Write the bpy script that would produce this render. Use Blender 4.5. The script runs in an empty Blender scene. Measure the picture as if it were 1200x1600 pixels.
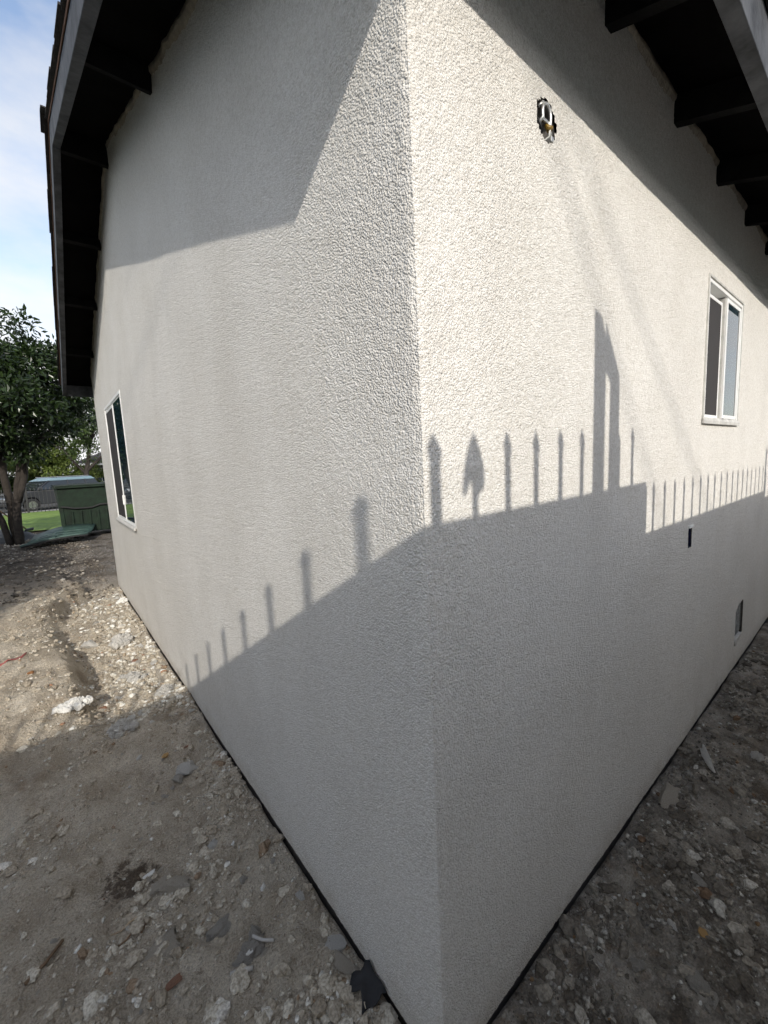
import bpy, bmesh, math, random
import numpy as np
from mathutils import Vector, Matrix

random.seed(7); rng = np.random.default_rng(7)
S = bpy.context.scene
COL = S.collection

# ------------------------------------------------------------------ camera
cam_d = bpy.data.cameras.new('camera'); cam = bpy.data.objects.new('camera', cam_d); COL.objects.link(cam)
cam_d.sensor_fit = 'VERTICAL'; cam_d.sensor_height = 36; cam_d.sensor_width = 27
cam_d.lens = 641.1 / 1600 * 36
cam_d.clip_start = 0.02; cam_d.clip_end = 2000
RT = Vector((0.77345296, -0.63198685, -0.04861214)); DN = Vector((-0.11521868, -0.06476494, -0.99122659)); FW = Vector((0.62329381, 0.77226817, -0.12290933))
m = Matrix.Identity(4)
for i in range(3):
    m[i][0] = RT[i]; m[i][1] = -DN[i]; m[i][2] = -FW[i]
m.translation = (-0.600, -0.6085, 1.55)
cam.matrix_world = m
S.camera = cam

# ------------------------------------------------------------------ light: sun low behind the left shoulder
SUN = Vector((1.0, 2.4, -1.37)).normalized()           # direction the light travels
EL = math.asin(-SUN.z); AZ = math.atan2(-SUN.x, -SUN.y)
sd = bpy.data.lights.new('sun', 'SUN'); sd.energy = 1.42; sd.angle = math.radians(0.55); sd.color = (1.0, 0.94, 0.85)
sun = bpy.data.objects.new('sun', sd); COL.objects.link(sun)
sun.rotation_euler = SUN.to_track_quat('-Z', 'Y').to_euler(); sun.location = (-10, -24, 14)

W = bpy.data.worlds.new('World'); S.world = W; W.use_nodes = True
nt = W.node_tree; N = nt.nodes; L = nt.links
for n in list(N): N.remove(n)
out = N.new('ShaderNodeOutputWorld'); bg = N.new('ShaderNodeBackground'); L.new(bg.outputs[0], out.inputs[0])
sky = N.new('ShaderNodeTexSky'); sky.sky_type = 'NISHITA'; sky.sun_disc = False
sky.sun_elevation = EL; sky.sun_rotation = AZ; sky.air_density = 1.0; sky.dust_density = 1.0; sky.ozone_density = 1.2
tc = N.new('ShaderNodeTexCoord'); mp = N.new('ShaderNodeMapping'); mp.inputs['Scale'].default_value = (1, 1, 2.2); mp.inputs['Location'].default_value = (3.1, 0.0, 0.0)
no = N.new('ShaderNodeTexNoise'); no.inputs['Scale'].default_value = 1.9; no.inputs['Detail'].default_value = 7; no.inputs['Roughness'].default_value = 0.56
cr = N.new('ShaderNodeValToRGB'); cr.color_ramp.elements[0].position = 0.42; cr.color_ramp.elements[1].position = 0.68
mx = N.new('ShaderNodeMix'); mx.data_type = 'RGBA'
# clouds: as bright as the sky behind them asks for (brighter towards the sun), but white
bw_ = N.new('ShaderNodeRGBToBW'); L.new(sky.outputs[0], bw_.inputs[0])
ma = N.new('ShaderNodeMath'); ma.operation = 'MULTIPLY_ADD'; ma.inputs[1].default_value = 0.12; ma.inputs[2].default_value = 2.2; L.new(bw_.outputs[0], ma.inputs[0])
cc_ = N.new('ShaderNodeMix'); cc_.data_type = 'RGBA'; cc_.blend_type = 'MULTIPLY'; cc_.inputs[0].default_value = 1; cc_.inputs[7].default_value = (1.0, 0.995, 1.0, 1)
L.new(ma.outputs[0], cc_.inputs[6]); L.new(cc_.outputs[2], mx.inputs[7])
L.new(tc.outputs['Generated'], mp.inputs[0]); L.new(mp.outputs[0], no.inputs['Vector']); 
# cover thickens towards the horizon
sz = N.new('ShaderNodeSeparateXYZ'); L.new(tc.outputs['Generated'], sz.inputs[0])
cv = N.new('ShaderNodeMapRange'); cv.inputs[1].default_value = 0.0; cv.inputs[2].default_value = 0.75; cv.inputs[3].default_value = 0.17; cv.inputs[4].default_value = 0.0; L.new(sz.outputs[2], cv.inputs[0])
ad = N.new('ShaderNodeMath'); ad.operation = 'ADD'; L.new(no.outputs[0], ad.inputs[0]); L.new(cv.outputs[0], ad.inputs[1])
L.new(ad.outputs[0], cr.inputs[0])
hs = N.new('ShaderNodeHueSaturation'); hs.inputs['Saturation'].default_value = 0.88; hs.inputs['Value'].default_value = 0.70; L.new(sky.outputs[0], hs.inputs['Color'])
L.new(cr.outputs[0], mx.inputs[0]); L.new(hs.outputs[0], mx.inputs[6]); L.new(mx.outputs[2], bg.inputs[0])
bg.inputs[1].default_value = 0.15

S.view_settings.view_transform = 'Standard'; S.view_settings.look = 'None'
S.view_settings.exposure = 1.42; S.view_settings.gamma = 1.0; S.view_settings.use_curve_mapping = False
S.render.engine = 'CYCLES'
S.cycles.max_bounces = 6; S.cycles.diffuse_bounces = 4; S.cycles.use_denoising = True
S.cycles.use_adaptive_sampling = True; S.cycles.adaptive_threshold = 0.035

# ------------------------------------------------------------------ noise in numpy
def _h(ix, iy, iz, seed):
    n = (ix.astype(np.int64) * 374761393 + iy.astype(np.int64) * 668265263 + iz.astype(np.int64) * 2147483647 + seed * 974634777) & 0xFFFFFFFF
    n = ((n ^ (n >> 13)) * 1274126177) & 0xFFFFFFFF
    n = ((n ^ (n >> 16)) * 2246822519) & 0xFFFFFFFF
    return ((n ^ (n >> 15)) & 0xFFFFFF) / float(0xFFFFFF)
def vn(x, y, z, seed=0):
    x = np.asarray(x, float); y = np.asarray(y, float) + 0 * x; z = np.asarray(z, float) + 0 * x
    ix, iy, iz = np.floor(x), np.floor(y), np.floor(z)
    fx, fy, fz = x - ix, y - iy, z - iz
    fx = fx * fx * (3 - 2 * fx); fy = fy * fy * (3 - 2 * fy); fz = fz * fz * (3 - 2 * fz)
    def c(a, b, d): return _h(ix + a, iy + b, iz + d, seed)
    x00 = c(0,0,0)*(1-fx)+c(1,0,0)*fx; x10 = c(0,1,0)*(1-fx)+c(1,1,0)*fx
    x01 = c(0,0,1)*(1-fx)+c(1,0,1)*fx; x11 = c(0,1,1)*(1-fx)+c(1,1,1)*fx
    return (x00*(1-fy)+x10*fy)*(1-fz) + (x01*(1-fy)+x11*fy)*fz
def sst(a, b, x):
    t = np.clip((np.asarray(x, float) - a) / (b - a), 0, 1); return t * t * (3 - 2 * t)

# ------------------------------------------------------------------ mesh helpers
class MB:
    def __init__(s): s.v = []; s.f = []
    def box(s, x0, x1, y0, y1, z0, z1):
        b = len(s.v)
        s.v += [(x, y, z) for z in (z0, z1) for y in (y0, y1) for x in (x0, x1)]
        s.f += [tuple(b + i for i in q) for q in ((0,2,3,1),(4,5,7,6),(0,1,5,4),(2,6,7,3),(0,4,6,2),(1,3,7,5))]
        return s
    def hexa(s, p):   # 8 points: bottom 4 ccw, top 4 ccw
        b = len(s.v); s.v += [tuple(q) for q in p]
        s.f += [tuple(b + i for i in q) for q in ((3,2,1,0),(4,5,6,7),(0,1,5,4),(1,2,6,5),(2,3,7,6),(3,0,4,7))]
        return s
    def tube(s, path, rad, n=8, cap=True):
        path = [Vector(p) for p in path]
        if not hasattr(rad, '__len__'): rad = [rad] * len(path)
        b = len(s.v)
        for i, p in enumerate(path):
            d = (path[min(i+1, len(path)-1)] - path[max(i-1, 0)]).normalized()
            a = d.orthogonal().normalized() if i == 0 else (a - d * a.dot(d)).normalized()
            c = d.cross(a)
            for k in range(n):
                t = 2 * math.pi * k / n
                s.v.append(tuple(p + (a * math.cos(t) + c * math.sin(t)) * rad[i]))
        for i in range(len(path) - 1):
            for k in range(n):
                s.f.append((b+i*n+k, b+i*n+(k+1)%n, b+(i+1)*n+(k+1)%n, b+(i+1)*n+k))
        if cap:
            s.f.append(tuple(b + k for k in range(n))[::-1]); s.f.append(tuple(b + (len(path)-1)*n + k for k in range(n)))
        return s
    def prism(s, pts, axis, a0, a1):   # polygon in the two other axes, extruded along axis
        def mk(p, a):
            q = list(p); q.insert(axis, a); return tuple(q)
        b = len(s.v); n = len(pts)
        s.v += [mk(p, a0) for p in pts] + [mk(p, a1) for p in pts]
        s.f += [tuple(range(b, b+n)), tuple(range(b+2*n-1, b+n-1, -1))]
        s.f += [(b+i, b+n+i, b+n+(i+1)%n, b+(i+1)%n) for i in range(n)]
        return s
    def mesh(s, name, smooth=False):
        me = bpy.data.meshes.new(name); me.from_pydata(s.v, [], s.f); me.update()
        bm = bmesh.new(); bm.from_mesh(me); bmesh.ops.recalc_face_normals(bm, faces=bm.faces); bm.to_mesh(me); bm.free()
        if smooth: me.polygons.foreach_set('use_smooth', [True] * len(me.polygons))
        return me
    def build(s, name, mat, parent=None, smooth=False, bevel=0):
        return link(name, s.mesh(name, smooth), mat, parent, bevel)
def link(name, me, mat, parent=None, bevel=0):
    o = bpy.data.objects.new(name, me); COL.objects.link(o); o.parent = parent
    if mat and not me.materials: me.materials.append(mat)
    if bevel:
        b = o.modifiers.new('bevel', 'BEVEL'); b.width = bevel; b.segments = 2; b.limit_method = 'ANGLE'
    return o
def npmesh(name, v, f, smooth=True):
    v = np.asarray(v, np.float32); f = np.asarray(f, np.int32); k = f.shape[1]
    me = bpy.data.meshes.new(name)
    me.vertices.add(len(v)); me.vertices.foreach_set('co', v.ravel())
    me.loops.add(f.size); me.loops.foreach_set('vertex_index', f.ravel())
    me.polygons.add(len(f)); me.polygons.foreach_set('loop_start', np.arange(0, f.size, k, dtype=np.int32))
    me.polygons.foreach_set('loop_total', np.full(len(f), k, np.int32))
    me.polygons.foreach_set('use_smooth', np.full(len(f), smooth))
    me.update(calc_edges=True); me.validate()
    return me
def empty(name, loc=(0,0,0), rz=0):
    o = bpy.data.objects.new(name, None); COL.objects.link(o); o.location = loc; o.rotation_euler.z = rz
    o.empty_display_size = 0.1; return o
def tag(o, label=None, cat=None, group=None, kind=None):
    if label: o['label'] = label
    if cat: o['category'] = cat
    if group: o['group'] = group
    if kind: o['kind'] = kind
    return o

# ------------------------------------------------------------------ materials
def mat(name, col, rough=0.8, var=0.0, vscale=5, bump=0, bscale=80, metal=0, spec=0.5, col2=None, detail=6):
    M = bpy.data.materials.new(name); M.use_nodes = True
    n = M.node_tree.nodes; l = M.node_tree.links; p = n['Principled BSDF']
    p.inputs['Roughness'].default_value = rough; p.inputs['Metallic'].default_value = metal
    p.inputs['Specular IOR Level'].default_value = spec
    p.inputs['Base Color'].default_value = (*col, 1)
    if var or bump:
        t = n.new('ShaderNodeTexCoord')
    if var:
        a = n.new('ShaderNodeTexNoise'); a.inputs['Scale'].default_value = vscale; a.inputs['Detail'].default_value = detail; a.inputs['Roughness'].default_value = 0.62
        r = n.new('ShaderNodeValToRGB'); r.color_ramp.elements[0].position = 0.32; r.color_ramp.elements[1].position = 0.68
        c2 = col2 or tuple(min(1, c * (1 + var)) for c in col)
        c1 = col if col2 else tuple(c * (1 - var) for c in col)
        r.color_ramp.elements[0].color = (*c1, 1); r.color_ramp.elements[1].color = (*c2, 1)
        l.new(t.outputs['Object'], a.inputs['Vector']); l.new(a.outputs[0], r.inputs[0]); l.new(r.outputs[0], p.inputs['Base Color'])
    if bump:
        b = n.new('ShaderNodeTexNoise'); b.inputs['Scale'].default_value = bscale; b.inputs['Detail'].default_value = 4
        u = n.new('ShaderNodeBump'); u.inputs['Strength'].default_value = bump; u.inputs['Distance'].default_value = 0.01
        l.new(t.outputs['Object'], b.inputs['Vector']); l.new(b.outputs[0], u.inputs['Height']); l.new(u.outputs[0], p.inputs['Normal'])
    return M

def stucco_mat():
    M = bpy.data.materials.new('stucco'); M.use_nodes = True
    n = M.node_tree.nodes; l = M.node_tree.links; p = n['Principled BSDF']
    p.inputs['Roughness'].default_value = 0.92; p.inputs['Specular IOR Level'].default_value = 0.25
    g = n.new('ShaderNodeNewGeometry')
    # vertical streaks and trowel clouds, all in world metres
    mp = n.new('ShaderNodeMapping'); mp.inputs['Scale'].default_value = (5.0, 5.0, 0.55)
    s = n.new('ShaderNodeTexNoise'); s.inputs['Scale'].default_value = 1.0; s.inputs['Detail'].default_value = 5; s.inputs['Roughness'].default_value = 0.6
    l.new(g.outputs['Position'], mp.inputs[0]); l.new(mp.outputs[0], s.inputs['Vector'])
    r = n.new('ShaderNodeValToRGB'); e = r.color_ramp.elements
    e[0].position = 0.30; e[0].color = (0.775, 0.757, 0.718, 1); e[1].position = 0.60; e[1].color = (0.795, 0.778, 0.740, 1)
    l.new(s.outputs[0], r.inputs[0])
    c = n.new('ShaderNodeTexNoise'); c.inputs['Scale'].default_value = 2.2; c.inputs['Detail'].default_value = 6
    l.new(g.outputs['Position'], c.inputs['Vector'])
    r2 = n.new('ShaderNodeValToRGB'); e = r2.color_ramp.elements
    e[0].position = 0.32; e[0].color = (0.93, 0.925, 0.915, 1); e[1].position = 0.62; e[1].color = (1, 1, 1, 1)
    l.new(c.outputs[0], r2.inputs[0])
    # fine sand grain
    f = n.new('ShaderNodeTexNoise'); f.inputs['Scale'].default_value = 260; f.inputs['Detail'].default_value = 3
    l.new(g.outputs['Position'], f.inputs['Vector'])
    r3 = n.new('ShaderNodeValToRGB'); e = r3.color_ramp.elements
    e[0].position = 0.3; e[0].color = (0.80, 0.78, 0.75, 1); e[1].position = 0.6; e[1].color = (1, 1, 1, 1)
    l.new(f.outputs[0], r3.inputs[0])
    f2 = n.new('ShaderNodeTexNoise'); f2.inputs['Scale'].default_value = 85; f2.inputs['Detail'].default_value = 4; f2.inputs['Roughness'].default_value = 0.75
    l.new(g.outputs['Position'], f2.inputs['Vector'])
    r4 = n.new('ShaderNodeValToRGB'); e = r4.color_ramp.elements
    e[0].position = 0.36; e[0].color = (0.85, 0.84, 0.82, 1); e[1].position = 0.56; e[1].color = (1, 1, 1, 1)
    l.new(f2.outputs[0], r4.inputs[0])
    m0 = n.new('ShaderNodeMix'); m0.data_type = 'RGBA'; m0.blend_type = 'MULTIPLY'; m0.inputs[0].default_value = 1
    l.new(r3.outputs[0], m0.inputs[6]); l.new(r4.outputs[0], m0.inputs[7])
    m1 = n.new('ShaderNodeMix'); m1.data_type = 'RGBA'; m1.blend_type = 'MULTIPLY'; m1.inputs[0].default_value = 1
    m2 = n.new('ShaderNodeMix'); m2.data_type = 'RGBA'; m2.blend_type = 'MULTIPLY'; m2.inputs[0].default_value = 1
    l.new(r.outputs[0], m1.inputs[6]); l.new(r2.outputs[0], m1.inputs[7]); l.new(m1.outputs[2], m2.inputs[6]); l.new(m0.outputs[2], m2.inputs[7])
    # soil splashed up the foot of the wall, in patches
    sz = n.new('ShaderNodeSeparateXYZ'); l.new(g.outputs['Position'], sz.inputs[0])
    dn = n.new('ShaderNodeTexNoise'); dn.inputs['Scale'].default_value = 9; dn.inputs['Detail'].default_value = 6; dn.inputs['Roughness'].default_value = 0.7; l.new(g.outputs['Position'], dn.inputs['Vector'])
    dm = n.new('ShaderNodeMath'); dm.operation = 'MULTIPLY_ADD'; dm.inputs[1].default_value = -0.30; l.new(dn.outputs[0], dm.inputs[0]); l.new(sz.outputs[2], dm.inputs[2])
    dr = n.new('ShaderNodeMapRange'); dr.inputs[1].default_value = -0.17; dr.inputs[2].default_value = -0.06; dr.inputs[3].default_value = 0.45; dr.inputs[4].default_value = 0.0; l.new(dm.outputs[0], dr.inputs[0])
    m3 = n.new('ShaderNodeMix'); m3.data_type = 'RGBA'; l.new(dr.outputs[0], m3.inputs[0]); l.new(m2.outputs[2], m3.inputs[6]); m3.inputs[7].default_value = (0.42, 0.37, 0.30, 1)
    l.new(m3.outputs[2], p.inputs['Base Color'])
    # rounded sand-float grains
    v = n.new('ShaderNodeTexVoronoi'); v.feature = 'SMOOTH_F1'; v.inputs['Scale'].default_value = 225; v.inputs['Smoothness'].default_value = 0.35; v.inputs['Randomness'].default_value = 1
    wq = n.new('ShaderNodeTexNoise'); wq.inputs['Scale'].default_value = 95; wq.inputs['Detail'].default_value = 3
    l.new(g.outputs['Position'], v.inputs['Vector']); l.new(g.outputs['Position'], wq.inputs['Vector'])
    h = n.new('ShaderNodeMath'); h.operation = 'SUBTRACT'; l.new(wq.outputs[0], h.inputs[0]); l.new(v.outputs['Distance'], h.inputs[1])
    u = n.new('ShaderNodeBump'); u.inputs['Strength'].default_value = 1.0; u.inputs['Distance'].default_value = 0.0038
    tw = n.new('ShaderNodeTexNoise'); tw.inputs['Scale'].default_value = 3.3; tw.inputs['Detail'].default_value = 4; l.new(g.outputs['Position'], tw.inputs['Vector'])
    tr = n.new('ShaderNodeMapRange'); tr.inputs[1].default_value = 0.35; tr.inputs[2].default_value = 0.65; tr.inputs[3].default_value = 0.75; tr.inputs[4].default_value = 1.0; l.new(tw.outputs[0], tr.inputs[0]); l.new(tr.outputs[0], u.inputs['Strength'])
    l.new(h.outputs[0], u.inputs['Height']); l.new(u.outputs[0], p.inputs['Normal'])
    return M

def soil_mat():
    M = bpy.data.materials.new('soil'); M.use_nodes = True
    n = M.node_tree.nodes; l = M.node_tree.links; p = n['Principled BSDF']
    p.inputs['Roughness'].default_value = 0.95; p.inputs['Specular IOR Level'].default_value = 0.2
    g = n.new('ShaderNodeNewGeometry')
    def noise(sc, det=6, ro=0.6):
        a = n.new('ShaderNodeTexNoise'); a.inputs['Scale'].default_value = sc; a.inputs['Detail'].default_value = det; a.inputs['Roughness'].default_value = ro
        l.new(g.outputs['Position'], a.inputs['Vector']); return a
    def ramp(src, p0, c0, p1, c1):
        r = n.new('ShaderNodeValToRGB'); e = r.color_ramp.elements
        e[0].position = p0; e[0].color = (*c0, 1); e[1].position = p1; e[1].color = (*c1, 1); l.new(src, r.inputs[0]); return r.outputs[0]
    def mix(fac, a, b, mode='MIX'):
        x = n.new('ShaderNodeMix'); x.data_type = 'RGBA'; x.blend_type = mode
        if isinstance(fac, float): x.inputs[0].default_value = fac
        else: l.new(fac, x.inputs[0])
        for i, q in ((6, a), (7, b)):
            if isinstance(q, tuple): x.inputs[i].default_value = (*q, 1)
            else: l.new(q, x.inputs[i])
        return x.outputs[2]
    dusty = ramp(noise(4.5, 5, 0.65).outputs[0], 0.34, (0.42, 0.362, 0.285), 0.68, (0.64, 0.58, 0.485))
    dark = ramp(noise(7, 5, 0.7).outputs[0], 0.38, (0.12, 0.105, 0.088), 0.66, (0.46, 0.425, 0.375))
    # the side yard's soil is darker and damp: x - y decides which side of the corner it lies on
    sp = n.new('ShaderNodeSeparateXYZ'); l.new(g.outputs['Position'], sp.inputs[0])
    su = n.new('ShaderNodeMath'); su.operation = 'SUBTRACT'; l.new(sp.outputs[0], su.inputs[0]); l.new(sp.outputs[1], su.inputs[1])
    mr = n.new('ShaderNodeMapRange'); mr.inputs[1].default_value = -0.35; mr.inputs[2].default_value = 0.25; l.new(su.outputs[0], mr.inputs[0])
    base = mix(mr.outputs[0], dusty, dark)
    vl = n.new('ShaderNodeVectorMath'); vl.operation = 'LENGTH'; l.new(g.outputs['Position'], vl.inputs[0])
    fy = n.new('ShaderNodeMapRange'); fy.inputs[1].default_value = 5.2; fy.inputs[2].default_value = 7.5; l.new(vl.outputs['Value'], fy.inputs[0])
    base = mix(fy.outputs[0], base, ramp(noise(5, 5, 0.7).outputs[0], 0.36, (0.05, 0.042, 0.034), 0.7, (0.17, 0.145, 0.12)))  # soil colour darkened with distance to cut light bounced up under the eaves
    # dark humus pockets and lime dust
    hum = ramp(noise(3.1, 7, 0.6).outputs[0], 0.56, (0, 0, 0), 0.70, (0.75, 0.75, 0.75))
    base = mix(hum, base, (0.20, 0.155, 0.112))
    rust = ramp(noise(6.3, 6, 0.6).outputs[0], 0.64, (0, 0, 0), 0.75, (0.7, 0.7, 0.7))
    base = mix(rust, base, (0.25, 0.165, 0.095))
    # black humus round the pit by the roots
    pd = n.new('ShaderNodeVectorMath'); pd.operation = 'DISTANCE'; l.new(g.outputs['Position'], pd.inputs[0]); pd.inputs[1].default_value = (-0.53, 1.21, -0.03)
    pn = n.new('ShaderNodeMath'); pn.operation = 'MULTIPLY_ADD'; pn.inputs[1].default_value = 0.30; l.new(noise(22, 5, 0.7).outputs[0], pn.inputs[0]); l.new(pd.outputs['Value'], pn.inputs[2])
    pr = n.new('ShaderNodeMapRange'); pr.inputs[1].default_value = 0.22; pr.inputs[2].default_value = 0.26; pr.inputs[3].default_value = 0.9; pr.inputs[4].default_value = 0; l.new(pn.outputs[0], pr.inputs[0])
    base = mix(pr.outputs[0], base, (0.085, 0.062, 0.045))
    # brown specks and pale crumbs
    base = mix(ramp(noise(31, 6, 0.75).outputs[0], 0.56, (0, 0, 0), 0.66, (0.75, 0.75, 0.75)), base, (0.28, 0.22, 0.16))
    lime0 = noise(2.3, 6, 0.72).outputs[0]
    # lime and plaster dust lies thickest in the gully by the gable wall
    ax = n.new('ShaderNodeMapRange'); ax.inputs[1].default_value = -0.62; ax.inputs[2].default_value = -0.22; l.new(sp.outputs[0], ax.inputs[0])
    ay = n.new('ShaderNodeMapRange'); ay.inputs[1].default_value = 2.0; ay.inputs[2].default_value = 2.7; l.new(sp.outputs[1], ay.inputs[0])
    am = n.new('ShaderNodeMath'); am.operation = 'MULTIPLY'; l.new(ax.outputs[0], am.inputs[0]); l.new(ay.outputs[0], am.inputs[1])
    al = n.new('ShaderNodeMath'); al.operation = 'MULTIPLY_ADD'; al.inputs[1].default_value = 0.13; l.new(am.outputs[0], al.inputs[0]); l.new(lime0, al.inputs[2])
    lime = ramp(al.outputs[0], 0.56, (0, 0, 0), 0.68, (0.9, 0.9, 0.9))
    fl = ramp(noise(75, 5, 0.7).outputs[0], 0.52, (0, 0, 0), 0.60, (1, 1, 1))
    lf = n.new('ShaderNodeMath'); lf.operation = 'MULTIPLY'; l.new(lime, lf.inputs[0]); l.new(fl, lf.inputs[1])
    base = mix(lf.outputs[0], base, (0.68, 0.655, 0.60))
    fl2 = ramp(noise(48, 4, 0.75).outputs[0], 0.63, (0, 0, 0), 0.68, (0.75, 0.75, 0.75))
    base = mix(fl2, base, (0.40, 0.38, 0.345))
    grain = ramp(noise(170, 4, 0.7).outputs[0], 0.32, (0.68, 0.66, 0.63), 0.64, (1.22, 1.20, 1.17))
    base = mix(1.0, base, grain, 'MULTIPLY')
    l.new(base, p.inputs['Base Color'])
    b = noise(55, 5, 0.78)
    vo = n.new('ShaderNodeTexVoronoi'); vo.inputs['Scale'].default_value = 95; l.new(g.outputs['Position'], vo.inputs['Vector'])
    hh = n.new('ShaderNodeMath'); hh.operation = 'MULTIPLY_ADD'; hh.inputs[1].default_value = -0.30; l.new(vo.outputs['Distance'], hh.inputs[0]); l.new(b.outputs[0], hh.inputs[2])
    u = n.new('ShaderNodeBump'); u.inputs['Strength'].default_value = 1.0; u.inputs['Distance'].default_value = 0.026
    l.new(hh.outputs[0], u.inputs['Height']); l.new(u.outputs[0], p.inputs['Normal'])
    return M

def leaf_mat(name, c1, c2, rough=0.45):
    M = bpy.data.materials.new(name); M.use_nodes = True
    n = M.node_tree.nodes; l = M.node_tree.links; p = n['Principled BSDF']
    p.inputs['Roughness'].default_value = rough; p.inputs['Specular IOR Level'].default_value = 0.5
    g = n.new('ShaderNodeNewGeometry')
    r = n.new('ShaderNodeValToRGB'); r.color_ramp.elements[0].color = (*c1, 1); r.color_ramp.elements[1].color = (*c2, 1)
    l.new(g.outputs['Random Per Island'], r.inputs[0]); l.new(r.outputs[0], p.inputs['Base Color'])
    tr = n.new('ShaderNodeBsdfTranslucent'); ms = n.new('ShaderNodeMixShader'); ms.inputs[0].default_value = 0.25
    l.new(r.outputs[0], tr.inputs[0]); l.new(p.outputs[0], ms.inputs[1]); l.new(tr.outputs[0], ms.inputs[2])
    l.new(ms.outputs[0], n['Material Output'].inputs[0])
    return M
def stone_mat(name, stops):
    M = bpy.data.materials.new(name); M.use_nodes = True
    n = M.node_tree.nodes; l = M.node_tree.links; p = n['Principled BSDF']; p.inputs['Roughness'].default_value = 0.93
    p.inputs['Specular IOR Level'].default_value = 0.2
    g = n.new('ShaderNodeNewGeometry'); r = n.new('ShaderNodeValToRGB'); r.color_ramp.interpolation = 'CONSTANT'
    while len(r.color_ramp.elements) < len(stops): r.color_ramp.elements.new(0.5)
    for e, (q, c) in zip(r.color_ramp.elements, stops): e.position = q; e.color = (*c, 1)
    l.new(g.outputs['Random Per Island'], r.inputs[0])
    a = n.new('ShaderNodeTexNoise'); a.inputs['Scale'].default_value = 140; a.inputs['Detail'].default_value = 5
    l.new(g.outputs['Position'], a.inputs['Vector'])
    r2 = n.new('ShaderNodeValToRGB'); r2.color_ramp.elements[0].color = (0.55, 0.53, 0.5, 1); r2.color_ramp.elements[0].position = 0.3; r2.color_ramp.elements[1].color = (1.15, 1.15, 1.12, 1); r2.color_ramp.elements[1].position = 0.65
    l.new(a.outputs[0], r2.inputs[0])
    x = n.new('ShaderNodeMix'); x.data_type = 'RGBA'; x.blend_type = 'MULTIPLY'; x.inputs[0].default_value = 1
    l.new(r.outputs[0], x.inputs[6]); l.new(r2.outputs[0], x.inputs[7]); l.new(x.outputs[2], p.inputs['Base Color'])
    return M

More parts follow.
